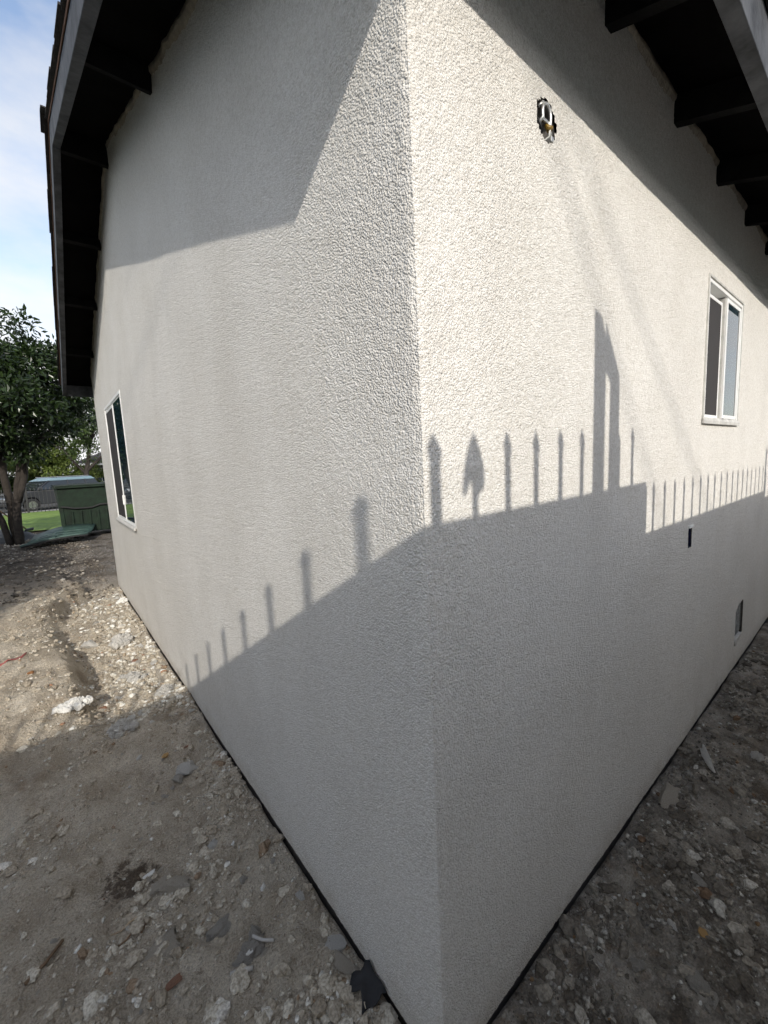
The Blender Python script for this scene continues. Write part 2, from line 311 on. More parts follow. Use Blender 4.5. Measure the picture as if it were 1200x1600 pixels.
STUCCO = stucco_mat(); SOIL = soil_mat()
M_ = dict(
    fascia=mat('fascia_paint', (0.035, 0.037, 0.041), 0.7, 0.3, 9, 0.25, 60, spec=0.25, col2=(0.105, 0.11, 0.12)),
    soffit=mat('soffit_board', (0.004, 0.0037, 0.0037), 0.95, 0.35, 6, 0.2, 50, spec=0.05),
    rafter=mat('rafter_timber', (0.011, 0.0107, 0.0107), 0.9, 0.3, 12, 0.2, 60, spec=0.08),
    shingle=mat('asphalt_shingle', (0.045, 0.042, 0.042), 0.95, 0.35, 30, 0.6, 200),
    bead=mat('rough_mortar', (0.36, 0.32, 0.26), 0.95, 0.25, 30, 0.7, 90),
    vinyl=mat('white_vinyl', (0.80, 0.80, 0.78), 0.4, 0.06, 8),
    sill=mat('grey_sill', (0.50, 0.49, 0.46), 0.7, 0.2, 20),  # plain mid grey for sills, seals and bands
    glass=mat('window_glass', (0.012, 0.030, 0.040), 0.015, spec=0.85),
    screen=mat('insect_screen', (0.030, 0.026, 0.025), 0.75, 0.12, 60),
    interior=mat('dark_interior', (0.05, 0.045, 0.04), 0.9),
    concrete=mat('foundation_concrete', (0.12, 0.11, 0.098), 0.95, 0.3, 8, 0.5, 60),
    steelbox=mat('galvanised_box', (0.16, 0.15, 0.14), 0.5, 0.4, 40, metal=0.6),
    brackets=mat('bracket_steel', (0.72, 0.72, 0.70), 0.35, metal=0.7),
    yellow=mat('wire_nut_plastic', (0.26, 0.16, 0.03), 0.45),
    wirew=mat('white_wire', (0.7, 0.7, 0.66), 0.5), wirek=mat('black_wire', (0.02, 0.02, 0.02), 0.5),
    blue=mat('blue_outlet_box', (0.012, 0.014, 0.05), 0.5),
    mesh=mat('vent_screen', (0.30, 0.30, 0.285), 0.7, 0.4, 40, 0.5, 120),
    block=mat('bounce_white_block', (0.82, 0.80, 0.76), 0.95, 0.08, 6, 0.5, 60),  # wall colour whitened to bounce light onto the shaded house wall
    iron=mat('black_iron', (0.02, 0.02, 0.022), 0.5),
    timber=mat('grey_timber', (0.17, 0.14, 0.11), 0.85, 0.3, 10, 0.3, 40),
    bark=mat('bark', (0.032, 0.026, 0.021), 0.95, 0.4, 14, 0.8, 30),
    dgreen=mat('green_bin_steel', (0.006, 0.017, 0.0075), 0.85, 0.5, 7, 0.2, 20),
    lidgreen=mat('green_lid_plastic', (0.04, 0.075, 0.062), 0.5, 0.3, 6),
    rubber=mat('rubber', (0.018, 0.018, 0.018), 0.8),
    paint=mat('car_paint_dark', (0.035, 0.037, 0.042), 0.22),
    roofblue=mat('car_roof_blue', (0.17, 0.25, 0.29), 0.35),  # one even pale blue for the car roof
    carglass=mat('car_glass', (0.02, 0.024, 0.026), 0.04, spec=0.8),
    chrome=mat('chrome', (0.65, 0.65, 0.66), 0.2, metal=1),
    lamp=mat('headlight_lens', (0.6, 0.62, 0.64), 0.1),
    roofdark=mat('dark_roof', (0.038, 0.035, 0.036), 0.95, 0.3, 4),
    siding=mat('blue_green_siding', (0.05, 0.10, 0.105), 0.8, 0.12, 2),
    walldark=mat('dark_siding', (0.09, 0.085, 0.085), 0.9, 0.2, 3),
    grass=mat('lawn_grass', (0.085, 0.15, 0.022), 0.9, 0.35, 1.8, 0.8, 60, col2=(0.17, 0.25, 0.04), detail=9),
    asphalt=mat('asphalt', (0.055, 0.055, 0.055), 0.95, 0.2, 5, 0.4, 80),
    paving=mat('pale_paving', (0.30, 0.29, 0.27), 0.95, 0.2, 5, 0.3, 80),
    tarp=mat('dark_tarp', (0.055, 0.06, 0.065), 0.6, 0.3, 6, 0.3, 20),
    paper=mat('black_building_paper', (0.018, 0.018, 0.02), 0.8, 0.3, 12, 0.3, 60),
    red=mat('red_plastic', (0.36, 0.10, 0.085), 0.6, 0.25, 30),
    stick=mat('brown_stick', (0.17, 0.11, 0.065), 0.9, 0.3, 30, 0.4, 60),
    root=mat('pale_root', (0.33, 0.25, 0.16), 0.9, 0.25, 30),
    pvc=mat('pale_plastic_tube', (0.42, 0.40, 0.37), 0.6, 0.15, 30),
    leaf_brown=mat('dead_leaf', (0.25, 0.12, 0.05), 0.8, 0.25, 30),
    c_white=mat('white_plaster', (0.72, 0.70, 0.65), 0.95, 0.12, 40, 0.6, 120, col2=(0.8, 0.79, 0.75)),
    c_pale=mat('pale_grey_plaster', (0.42, 0.40, 0.36), 0.95, 0.15, 30, 0.8, 120, col2=(0.66, 0.64, 0.60)),
    c_grey=mat('grey_concrete', (0.28, 0.255, 0.22), 0.95, 0.2, 26, 0.8, 110, col2=(0.45, 0.42, 0.37)),
    c_tan=mat('tan_stone', (0.32, 0.28, 0.225), 0.95, 0.2, 24, 0.8, 100, col2=(0.50, 0.45, 0.375)),
    c_rust=mat('rust_brick', (0.20, 0.105, 0.065), 0.95, 0.25, 30, 0.5, 110),
    c_ochre=mat('ochre_stone', (0.36, 0.22, 0.085), 0.9, 0.25, 30, 0.5, 110),
    c_dark=mat('dark_stone', (0.085, 0.08, 0.072), 0.9, 0.3, 26, 0.6, 110, col2=(0.2, 0.19, 0.17)),
    leafA=leaf_mat('leaf_dark', (0.009, 0.020, 0.006), (0.035, 0.06, 0.016), 0.32),
    leafB=leaf_mat('leaf_bright', (0.05, 0.085, 0.015), (0.14, 0.18, 0.035)),
    leafC=leaf_mat('leaf_mid', (0.028, 0.06, 0.014), (0.08, 0.12, 0.028)),
)
GRAVEL = stone_mat('mixed_gravel', [(0, (0.36, 0.315, 0.255)), (0.28, (0.42, 0.375, 0.31)), (0.56, (0.48, 0.44, 0.375)), (0.82, (0.54, 0.515, 0.465)), (0.94, (0.68, 0.66, 0.62)), (0.975, (0.30, 0.21, 0.14))])
GRAVELD = stone_mat('dark_gravel', [(0, (0.13, 0.115, 0.098)), (0.3, (0.20, 0.185, 0.16)), (0.6, (0.28, 0.265, 0.24)), (0.8, (0.38, 0.365, 0.34)), (0.92, (0.52, 0.51, 0.48)), (0.98, (0.22, 0.14, 0.08))])

# ------------------------------------------------------------------ ground: one sheet to the horizon
def gz(x, y):
    x = np.asarray(x, float); y = np.asarray(y, float)
    n = lambda s, k: vn(x / s, y / s, 0.37 * k + 0 * x, k) - 0.5
    near = 1 - sst(9, 13, np.hypot(x, y))
    z = -0.016 + near * (0.075 * n(1.1, 1) + 0.07 * n(0.42, 2) + 0.048 * n(0.17, 3) + 0.034 * n(0.075, 4) + 0.022 * (np.abs(vn(x / 0.11, y / 0.11, 0 * x, 15) - 0.5) * 2 - 0.5) + 0.018 * n(0.034, 5) + 0.010 * n(0.019, 6))
    # raised bank left of the gully that runs along the gable wall
    edge = -0.50 - 0.10 * np.sin(y * 1.7 + 0.5) + 0.24 * n(0.5, 8)
    bank = sst(0.0, 0.20, edge - x) * sst(1.6, 2.9, y) * (1 - sst(6.5, 9, y))
    z = z + 0.21 * bank
    z = z + 0.05 * np.exp(-((x + 0.95) ** 2 + (y - 4.6) ** 2) / 0.5)
    # narrow trench against the two walls
    dl = np.where(y > -0.05, np.abs(x), 9); dr = np.where(x > -0.05, np.abs(y), 9)
    d = np.minimum(dl, dr)
    z = np.where(d < 0.07, np.minimum(z, 0.012), z) - 0.040 * np.exp(-(d / 0.045) ** 2) * np.clip(vn(x / 0.28, y / 0.28, 0 * x, 11) * 1.5 - 0.35, 0, 1)
    z = np.where(d < 0.10, np.maximum(z, -0.020 - 0.012 * vn(x / 0.15, y / 0.15, 0 * x, 17)), z)
    z = np.where(((x > 0.0) & (y > 0.0) & (y < 6.2)), -0.14, z)
    # pit with dark humus
    z = z - 0.045 * np.exp(-((x + 0.53) ** 2 + (y - 1.21) ** 2) / 0.012)
    return np.minimum(z, 0.34)
def gzs(x, y): return float(gz(np.array([x]), np.array([y]))[0])
def grow(a, step, g, end):
    o = [a]
    while abs(o[-1] - a) < abs(end - a):
        o.append(o[-1] + step * (1 if end > a else -1)); step *= g
    return o[1:]
xs = np.array(sorted(grow(-1.25, 0.011, 1.06, -600)) + list(np.arange(-1.25, 1.3, 0.0115)) + grow(1.29, 0.012, 1.038, 600))
ys = np.array(sorted(grow(-0.75, 0.012, 1.07, -600)) + list(np.arange(-0.75, 2.6, 0.0122)) + grow(2.59, 0.0125, 1.023, 900))
X, Y = np.meshgrid(xs, ys); nx, ny = len(xs), len(ys)
Z = gz(X.ravel(), Y.ravel())
idx = np.arange(nx * ny).reshape(ny, nx)
F = np.stack([idx[:-1, :-1], idx[:-1, 1:], idx[1:, 1:], idx[1:, :-1]], -1).reshape(-1, 4)
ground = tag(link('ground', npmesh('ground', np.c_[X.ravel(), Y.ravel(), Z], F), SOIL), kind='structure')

def sheet(name, x0, x1, y0, y1, z, m, amp=0.0, n=60):
    a = np.linspace(x0, x1, n); b = np.linspace(y0, y1, n); A, B = np.meshgrid(a, b)
    i = np.arange(n * n).reshape(n, n)
    zz = z + amp * (vn(A / 0.6, B / 0.6, 0 * A, 3) - 0.5)
    return tag(link(name, npmesh(name, np.c_[A.ravel(), B.ravel(), zz.ravel()], np.stack([i[:-1,:-1], i[:-1,1:], i[1:,1:], i[1:,:-1]], -1).reshape(-1,4)), m), kind='structure')
sheet('lawn', -14, 9, 15.0, 23.6, 0.03, M_['grass'], 0.06)
sheet('bounce_cut_sheet', -40, 40, -8.99, -1.45, 0.06, M_['asphalt'], 0, 4)  # dark sheet out of view, added to weaken bounced light below the eave
sheet('pavement', -60, 60, 23.6, 24.8, 0.02, M_['paving'], 0, 4)
sheet('road', -80, 80, 24.8, 33, -0.012, M_['asphalt'], 0, 4)

# ------------------------------------------------------------------ the stucco house
house = empty('stucco_house')
tag(house, 'cream stucco house corner with dark gabled eaves, filling the picture', 'house')
HW, HL = 6.2, 9.0                 # gable width along y, length along x
PITCH = 0.333
def zb(y): return 2.63 + PITCH * (3.40 - abs(y - 3.10))      # underside of barge board
def zs(y): return zb(y) + 0.135                               # underside of roof deck

def lines(end, first, g, keys):
    a = [0.0] + grow(0.0, first, g, end); a = [q for q in a if q < end] + [end]
    for k in keys:
        j = min(range(len(a)), key=lambda i: abs(a[i] - k)); a[j] = k
    return np.array(sorted(set(a)))
def wall(name, us, vs, side, keep, top=None):
    U, V = np.meshgrid(us, vs); u = U.ravel(); v = V.ravel()
    if top is not None: v = np.minimum(v, top(u))
    base = np.c_[u, 0 * u, v] if side == 'x' else np.c_[0 * u, u, v]
    s = lambda q, k: vn(base[:, 0] / q, base[:, 1] / q, base[:, 2] / q, k)
    a = s(0.0070, 21); b = s(0.0050, 22); c = s(0.6, 23); e = s(0.022, 24)
    d = 0.0015 * a + 0.0012 * b + 0.0006 * e + 0.005 * c
    t = sst(0.0, 0.016, u)                                   # roll the displacement round the corner
    n1 = (1 - t) * 0.75; n2 = t + (1 - t) * 0.75
    chip = (1 - t) * 0.006 * s(0.05, 26)
    d2 = d - chip
    P = np.c_[u - d2 * n1, -d2 * n2, v] if side == 'x' else np.c_[-d2 * n2, u - d2 * n1, v]
    nu, nv = len(us), len(vs); i = np.arange(nu * nv).reshape(nv, nu)
    F = np.stack([i[:-1,:-1], i[:-1,1:], i[1:,1:], i[1:,:-1]], -1).reshape(-1, 4)
    if side == 'y': F = F[:, ::-1]
    cu = u[F].mean(1); cv = v[F].mean(1); ok = keep(cu, cv)
    if top is not None: ok &= (v[F].max(1) - v[F].min(1)) > 1e-5
    return link(name, npmesh(name, P, F[ok]), STUCCO, house)

WR = (1.955, 2.640, 1.676, 2.340)      # window in the long wall
WL = (3.900, 5.200, 1.025, 2.312)      # window in the gable wall
LAMP = (0.473, 2.380, 0.047)
OUT = (1.800, 1.858, 1.050, 1.147)
VENT = (2.950, 3.170, 0.195, 0.440)
def keep_r(x, z):
    k = ~((x > WR[0]) & (x < WR[1]) & (z > WR[2]) & (z < WR[3]))
    wob = 0.004 * (vn(x / 0.012, z / 0.012, 0 * x, 31) - 0.5)
    k &= np.hypot(x - LAMP[0], z - LAMP[1]) > LAMP[2] + wob
    k &= ~((x > OUT[0]) & (x < OUT[1]) & (z > OUT[2]) & (z < OUT[3]))
    arch = VENT[3] - 0.045 * np.clip((3.06 - x) / 0.11, 0, 1) ** 2
    k &= ~((x > VENT[0]) & (x < VENT[1]) & (z > VENT[2]) & (z < arch))
    return k
vz = np.linspace(0, 2.88, 600)
def snap(a, ks):
    a = a.copy()
    for k in ks: a[np.argmin(abs(a - k))] = k
    return a
wall('long_wall', lines(HL, 0.0046, 1.0085, [WR[0], WR[1], OUT[0], OUT[1], VENT[0], VENT[1]]), snap(vz, [*WR[2:], *OUT[2:], *VENT[2:]]), 'x', keep_r)
wall('gable_wall', lines(HW, 0.0046, 1.0105, [WL[0], WL[1]]), snap(np.linspace(0, 3.92, 800), WL[2:]), 'y',
     lambda y, z: ~((y > WL[0]) & (y < WL[1]) & (z > WL[2]) & (z < WL[3])), top=lambda y: 2.63 + PITCH * (3.40 - np.abs(y - 3.10)) + 0.134)
b = MB().box(0.02, HL, HW - 0.12, HW, 0, 2.86).box(HL - 0.12, HL, 0.02, HW - 0.12, 0, 2.86)
b.prism([(0.02, 2.86), (HW - 0.02, 2.86), (3.1, 3.88)], 0, HL - 0.12, HL)
b.build('rear_wall', STUCCO, house)
MB().box(0.014, HL, 0.014, 0.2, -0.3, -0.013).box(0.014, 0.2, 0.2, HW, -0.3, -0.013).build('foundation', M_['concrete'], house)
MB().box(0.1, HL - 0.13, 0.1, HW - 0.13, 0.30, 0.34).box(0.1, HL - 0.13, 0.1, HW - 0.13, 2.62, 2.66).build('floor_and_ceiling', M_['interior'], house)
# weep screed: the dark metal lip under the stucco
MB().box(0.0, HL, 0.004, 0.2, -0.012, -0.002).box(0.004, 0.2, 0.201, HW, -0.012, -0.002).build('weep_screed', M_['steelbox'], house)

# rough mortar left along the top of the gable wall and between rafters
def bead(name, path_fn, t0, t1, step, side):
    mb = MB(); t = t0; prev = None
    pts = []
    while t < t1:
        h = 0.016 + 0.03 * float(vn(np.array([t / 0.09]), np.array([0.0]), np.array([0.0]), 61)[0]) + 0.012 * random.random(); w = 0.010 + 0.012 * float(vn(np.array([t / 0.06]), np.array([0.5]), np.array([0.0]), 62)[0])
        pts.append((t, h, w)); t += step * random.uniform(0.5, 1.4)
    for t, h, w in pts:
        zt = path_fn(t)
        if side == 'y': mb.v += [(0.0, t, zt), (-w, t, zt), (-w * 0.85, t, zt - h * 0.6), (-0.003, t, zt - h)]
        else: mb.v += [(t, 0.0, zt), (t, -w, zt), (t, -w * 0.85, zt - h * 0.6), (t, -0.003, zt - h)]
    for i in range(len(pts) - 1):
        for k in range(3): mb.f.append((i*4+k, i*4+k+1, i*4+4+k+1, i*4+4+k))
    mb.build(name, M_['bead'], house, True)
bead('mortar_edge', lambda y: zs(y) + 0.004, 0.02, HW, 0.016, 'y')
bead('mortar_edge', lambda x: zs(0) + 0.004, 0.02, HL, 0.014, 'x')

# roof
X0, X1 = -0.319, HL + 0.32
roof = MB()
for sgn in (1, -1):
    ye = 3.1 - sgn * 3.40
    yi = 3.1
    roof.hexa([(X0 + 0.005, ye, zs(ye)), (X1, ye, zs(ye)), (X1, yi, zs(yi)), (X0 + 0.005, yi, zs(yi)),
               (X0 + 0.005, ye, zs(ye) + 0.02), (X1, ye, zs(ye) + 0.02), (X1, yi, zs(yi) + 0.02), (X0 + 0.005, yi, zs(yi) + 0.02)])
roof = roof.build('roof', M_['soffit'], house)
# fascia along the long eave, barge boards up the gable
MB().box(-0.2765, X1, -0.302, -0.260, 2.63, 2.772).build('fascia', M_['fascia'], roof, bevel=0.003)
MB().box(-0.2765, X1, 6.460, 6.502, 2.63, 2.772).build('fascia', M_['fascia'], roof, bevel=0.003)
for sgn in (1, -1):
    ye = 3.1 - sgn * 3.402
    # two lengths of board butted together, as on the near slope
    cuts = [ye, 3.1 - sgn * 1.98, 3.1 - sgn * 0.001]
    for i in (0, 1):
        a, c = cuts[i] + sgn * 0.001, cuts[i + 1] - sgn * 0.001
        o = 0.004 * i
        MB().hexa([(-0.319 - o, a, zb(a)), (-0.277, a, zb(a)), (-0.277, c, zb(c)), (-0.319 - o, c, zb(c)),
                   (-0.319 - o, a, zb(a) + 0.133), (-0.277, a, zb(a) + 0.133), (-0.277, c, zb(c) + 0.133), (-0.319 - o, c, zb(c) + 0.133)]).build('barge_board', M_['fascia'], roof, bevel=0.003)
me = MB().hexa([(-0.02, -0.2590, -0.097), (0.02, -0.2590, -0.097), (0.02, 0.06, 0.009), (-0.02, 0.06, 0.009),
                (-0.02, -0.2590, -0.002), (0.02, -0.2590, -0.002), (0.02, 0.06, 0.1042), (-0.02, 0.06, 0.1042)]).mesh('rafter')
for k in range(-1, 15):
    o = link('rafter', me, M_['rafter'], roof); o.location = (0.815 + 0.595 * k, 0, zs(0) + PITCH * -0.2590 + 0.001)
# lookouts carrying the barge boards
me = MB().box(-0.2765, 0.05, -0.019, 0.019, -0.092, -0.003).mesh('lookout')
for y in (0.50, 1.72, 3.95, 4.75, 5.62):
    o = link('lookout', me, M_['rafter'], roof); o.location = (0, y, zs(y)); o.rotation_euler.x = math.atan(PITCH) * (1 if y < 3.1 else -1)
MB().box(-0.2765, HL, 3.081, 3.119, zs(3.1) - 0.15, zs(3.1) - 0.008).build('ridge_board', M_['rafter'], roof)
# metal drip edge and courses of shingles
for sgn in (1, -1):
    ye = 3.1 - sgn * 3.402
    MB().hexa([(-0.327, ye, zb(ye) + 0.139), (-0.3235, ye, zb(ye) + 0.139), (-0.3235, 3.1, zb(3.1) + 0.139), (-0.327, 3.1, zb(3.1) + 0.139),
               (-0.327, ye, zb(ye) + 0.158), (-0.3235, ye, zb(ye) + 0.158), (-0.3235, 3.1, zb(3.1) + 0.158), (-0.327, 3.1, zb(3.1) + 0.158)]).build('drip_edge', M_['c_rust'], roof)
ang = math.atan(PITCH); sl = 3.44 / math.cos(ang)
cm = MB().hexa([(X0, 0, 0.008), (X1, 0, 0.008), (X1, 0.30, 0.001), (X0, 0.30, 0.001), (X0, 0, 0.017), (X1, 0, 0.017), (X1, 0.30, 0.006), (X0, 0.30, 0.006)]).mesh('shingle_course')
ncs = 25
for sgn in (1, -1):
    for k in range(ncs):
        s = k * (sl - 0.30) / (ncs - 1)
        o = link('shingle_course', cm, M_['shingle'], roof)
        y = -0.34 + s * math.cos(ang); 
        if sgn < 0: y = 6.2 - y
        o.location = (-0.026 + random.uniform(-0.006, 0.006) + (0 if sgn > 0 else 9.0), y, zb(-0.34) + 0.158 + s * math.sin(ang))
        o.rotation_euler = (ang, 0, 0) if sgn > 0 else (ang, 0, math.pi)
rc = MB().hexa([(0, -0.13, -0.043), (0.25, -0.13, -0.043), (0.25, 0, 0.002), (0, 0, 0.002), (0, -0.13, -0.035), (0.25, -0.13, -0.035), (0.25, 0, 0.012), (0, 0, 0.012)])
rc.hexa([(0, 0, 0.002), (0.25, 0, 0.002), (0.25, 0.13, -0.043), (0, 0.13, -0.043), (0, 0, 0.012), (0.25, 0, 0.012), (0.25, 0.13, -0.035), (0, 0.13, -0.035)])
rc = rc.mesh('ridge_cap')
for k in range(42):
    o = link('ridge_cap', rc, M_['shingle'], roof); o.location = (-0.365 + 0.235 * k, 3.1, zs(3.1) + 0.052); o.rotation_euler.y = 0.03

# ---- window in the long wall: sliding sash left, fixed pane right
def frame_rect(mb, a0, a1, z0, z1, w, d0, d1, side):
    def bx(p0, p1, q0, q1):
        if side == 'x': mb.box(p0, p1, d0, d1, q0, q1)
        else: mb.box(d0, d1, p0, p1, q0, q1)
    bx(a0, a0 + w, z0, z1); bx(a1 - w, a1, z0, z1); bx(a0 + w, a1 - w, z0, z0 + w); bx(a0 + w, a1 - w, z1 - w, z1)
x0, x1, z0, z1 = WR
fr = MB(); frame_rect(fr, x0 - 0.004, x1 + 0.004, z0 - 0.004, z1 + 0.004, 0.016, -0.008, 0.075, 'x')
win = fr.build('window', M_['vinyl'], house, bevel=0.002); tag(win, 'small white sliding window with reflecting right pane')
xm = 2.290
q = MB(); frame_rect(q, x0 + 0.017, xm + 0.004, z0 + 0.017, z1 - 0.042, 0.016, 0.012, 0.04, 'x'); q.box(x0 + 0.017, xm, 0.04, 0.046, z1 - 0.042, z1 - 0.017); q.build('sliding_sash', M_['vinyl'], win, bevel=0.0015)
MB().box(x0 + 0.033, xm - 0.012, 0.0135, 0.0155, z0 + 0.033, z1 - 0.058).build('insect_screen', M_['screen'], win)
q = MB(); frame_rect(q, xm + 0.022, x1 - 0.017, z0 + 0.017, z1 - 0.017, 0.020, -0.005, 0.03, 'x'); q.build('fixed_sash', M_['vinyl'], win, bevel=0.0015)
MB().box(xm + 0.042, x1 - 0.037, -0.001, 0.003, z0 + 0.037, z1 - 0.037).build('pane', M_['glass'], win)
MB().box(xm + 0.006, xm + 0.020, 0.002, 0.05, z0 + 0.017, z1 - 0.017).build('weather_seal', M_['sill'], win)
# rough plaster band around the opening and a chipped sill
q = MB(); frame_rect(q, x0 - 0.016, x1 + 0.016, z0 - 0.012, z1 + 0.022, 0.0115, -0.011, 0.0, 'x'); q.build('plaster_band', M_['sill'], win, bevel=0.002)
sm = MB(); n = 14
for i in range(n + 1):
    x = x0 - 0.022 + (x1 - x0 + 0.044) * i / n; w = 0.015 + 0.005 * random.random(); zt = z0 + 0.010 + 0.005 * random.random()
    sm.v += [(x, -0.006, z0 - 0.016), (x, -w, z0 - 0.018), (x, -w, z0 - 0.002), (x, -0.0105, zt)]
for i in range(n):
    for k in range(4): sm.f.append((i*4+k, i*4+(k+1)%4, i*4+4+(k+1)%4, i*4+4+k))
sm.f += [(0, 1, 2, 3), (n*4+3, n*4+2, n*4+1, n*4)]
sm.build('sill', M_['sill'], win)
# reveal behind the frame, dark room
q = MB(); frame_rect(q, x0 - 0.05, x1 + 0.05, z0 - 0.05, z1 + 0.05, 0.046, 0.012, 0.14, 'x'); q.build('reveal', M_['interior'], win)

# ---- window in the gable wall
y0, y1, z0, z1 = WL
fr = MB(); frame_rect(fr, y0 - 0.004, y1 + 0.004, z0 - 0.004, z1 + 0.004, 0.030, -0.007, 0.07, 'y')
win2 = fr.build('window', M_['vinyl'], house, bevel=0.002); tag(win2, 'tall white sliding window with dark insect screen')
ym = 4.55
q = MB(); frame_rect(q, ym - 0.016, y1 - 0.027, z0 + 0.027, z1 - 0.045, 0.024, -0.003, 0.02, 'y'); q.box(0.02, 0.026, ym, y1 - 0.027, z1 - 0.045, z1 - 0.027); q.build('sliding_sash', M_['vinyl'], win2, bevel=0.0015)
MB().box(0.000, 0.002, ym + 0.008, y1 - 0.051, z0 + 0.051, z1 - 0.069).build('insect_screen', M_['screen'], win2)
q = MB(); frame_rect(q, y0 + 0.027, ym - 0.018, z0 + 0.027, z1 - 0.027, 0.014, 0.000, 0.02, 'y'); q.build('fixed_sash', M_['vinyl'], win2, bevel=0.0015)
MB().box(0.002, 0.006, y0 + 0.041, ym - 0.032, z0 + 0.041, z1 - 0.041).build('pane', M_['glass'], win2)
MB().box(-0.012, -0.0035, ym - 0.010, ym + 0.004, z0 + 0.20, z0 + 0.30).build('latch', M_['vinyl'], win2, bevel=0.002)
MB().hexa([(-0.030, y0 - 0.02, z0 - 0.02), (-0.013, y0 - 0.02, z0 - 0.02), (-0.013, y1 + 0.02, z0 - 0.02), (-0.030, y1 + 0.02, z0 - 0.02),
           (-0.030, y0 - 0.02, z0 - 0.004), (-0.013, y0 - 0.02, z0 + 0.020), (-0.013, y1 + 0.02, z0 + 0.020), (-0.030, y1 + 0.02, z0 - 0.004)]).build('sill', M_['sill'], win2, bevel=0.002)
q = MB(); frame_rect(q, y0 - 0.05, y1 + 0.05, z0 - 0.05, z1 + 0.05, 0.046, 0.012, 0.14, 'y'); q.build('reveal', M_['interior'], win2)

# ---- open round junction box where a lamp will go
lx, lz, lr = LAMP
cup = MB(); n = 24
for (r, y) in ((lr + 0.003, 0.001), (lr + 0.001, 0.045), (0.001, 0.046)):
    for k in range(n): cup.v.append((lx + r * math.cos(2*math.pi*k/n), y, lz + r * math.sin(2*math.pi*k/n)))
for j in range(2):
    for k in range(n): cup.f.append((j*n+k, j*n+(k+1)%n, (j+1)*n+(k+1)%n, (j+1)*n+k))
jb = cup.build('junction_box', M_['steelbox'], house, True); tag(jb, 'open round junction box with wires and yellow wire nut')
rg = [(lx + 0.019 * math.cos(t), -0.006, lz + 0.012 + 0.024 * math.sin(t)) for t in np.linspace(-0.5, math.pi + 0.5, 16)]
MB().tube([(lx + 0.027, -0.002, lz - 0.035)] + rg + [(lx - 0.024, 0.002, lz - 0.012)], 0.0044, 6).build('mounting_strap', M_['brackets'], jb, True)
MB().box(lx - 0.017, lx + 0.017, -0.007, -0.004, lz - 0.006, lz + 0.001).build('strap_bar', M_['brackets'], jb)
MB().tube([(lx - 0.010, 0.012, lz + 0.040), (lx - 0.014, -0.004, lz + 0.036), (lx - 0.022, 0.004, lz + 0.028)], 0.004, 6).build('screw_lug', M_['brackets'], jb, True)
MB().tube([(lx + 0.005, 0.0, lz - 0.006), (lx + 0.008, -0.012, lz - 0.022)], [0.0045, 0.0085], 8).build('wire_nut', M_['yellow'], jb, True)
MB().tube([(lx + 0.008, -0.010, lz - 0.022), (lx + 0.010, -0.008, lz - 0.034), (lx + 0.006, 0.01, lz - 0.040), (lx - 0.012, 0.02, lz - 0.030)], 0.003, 6).build('wire', M_['wirew'], jb, True)
MB().tube([(lx - 0.02, 0.02, lz + 0.015), (lx - 0.028, 0.0, lz - 0.005), (lx - 0.020, -0.003, lz - 0.022), (lx - 0.006, 0.012, lz - 0.033)], 0.003, 6).build('wire', M_['wirek'], jb, True)
MB().box(lx + 0.020, lx + 0.033, -0.008, 0.004, lz - 0.040, lz - 0.026).build('ground_clip', M_['brackets'], jb, bevel=0.002)

# ---- small blue outlet box, vent with screen
ox0, ox1, oz0, oz1 = OUT
q = MB(); frame_rect(q, ox0 - 0.004, ox1 + 0.004, oz0 - 0.004, oz1 + 0.004, 0.007, 0.002, 0.06, 'x'); q.box(ox0 - 0.004, ox1 + 0.004, 0.06, 0.064, oz0 - 0.004, oz1 + 0.004)
ob = q.build('outlet_box', M_['blue'], house); tag(ob, 'open blue outlet box set in the stucco')
MB().tube([(ox0 + 0.02, 0.05, oz1 - 0.01), (ox0 + 0.035, 0.012, oz0 + 0.05), (ox0 + 0.03, 0.02, oz0 + 0.02)], 0.004, 6).build('wire', M_['wirek'], ob, True)
MB().hexa([(ox0 - 0.008, -0.012, oz1 + 0.003), (ox1 + 0.006, -0.012, oz1 + 0.003), (ox1 + 0.006, 0.0, oz1 + 0.003), (ox0 - 0.008, 0.0, oz1 + 0.003),
           (ox0 - 0.004, -0.009, oz1 + 0.017), (ox1 + 0.004, -0.009, oz1 + 0.017), (ox1 + 0.004, 0, oz1 + 0.017), (ox0 - 0.004, 0, oz1 + 0.017)]).build('mortar_lip', M_['c_white'], ob, bevel=0.002)
vx0, vx1, vz0, vz1 = VENT
q = MB(); frame_rect(q, vx0 - 0.01, vx1 + 0.01, vz0 - 0.01, vz1 + 0.01, 0.012, 0.004, 0.08, 'x'); q.box(vx0 - 0.01, vx1 + 0.01, 0.08, 0.085, vz0 - 0.01, vz1 + 0.01)
ve = q.build('foundation_vent', M_['concrete'], house); tag(ve, 'arched crawlspace vent with grey screen low in the wall')
q = MB()
for i in range(12): q.tube([(vx0 + 0.018 * i, 0.010, vz0), (vx0 + 0.018 * i + 0.004 * math.sin(i), 0.009, vz1)], 0.0022, 4)
for i in range(14): q.tube([(vx0, 0.010, vz0 + 0.018 * i), (vx1, 0.010, vz0 + 0.018 * i)], 0.0022, 4)
q.build('vent_screen', M_['mesh'], ve)
MB().box(vx0, vx1, 0.014, 0.016, vz0, vz1).build('added_vent_backing', M_['vinyl'], ve)  # pale backing added behind the screen to lighten the vent
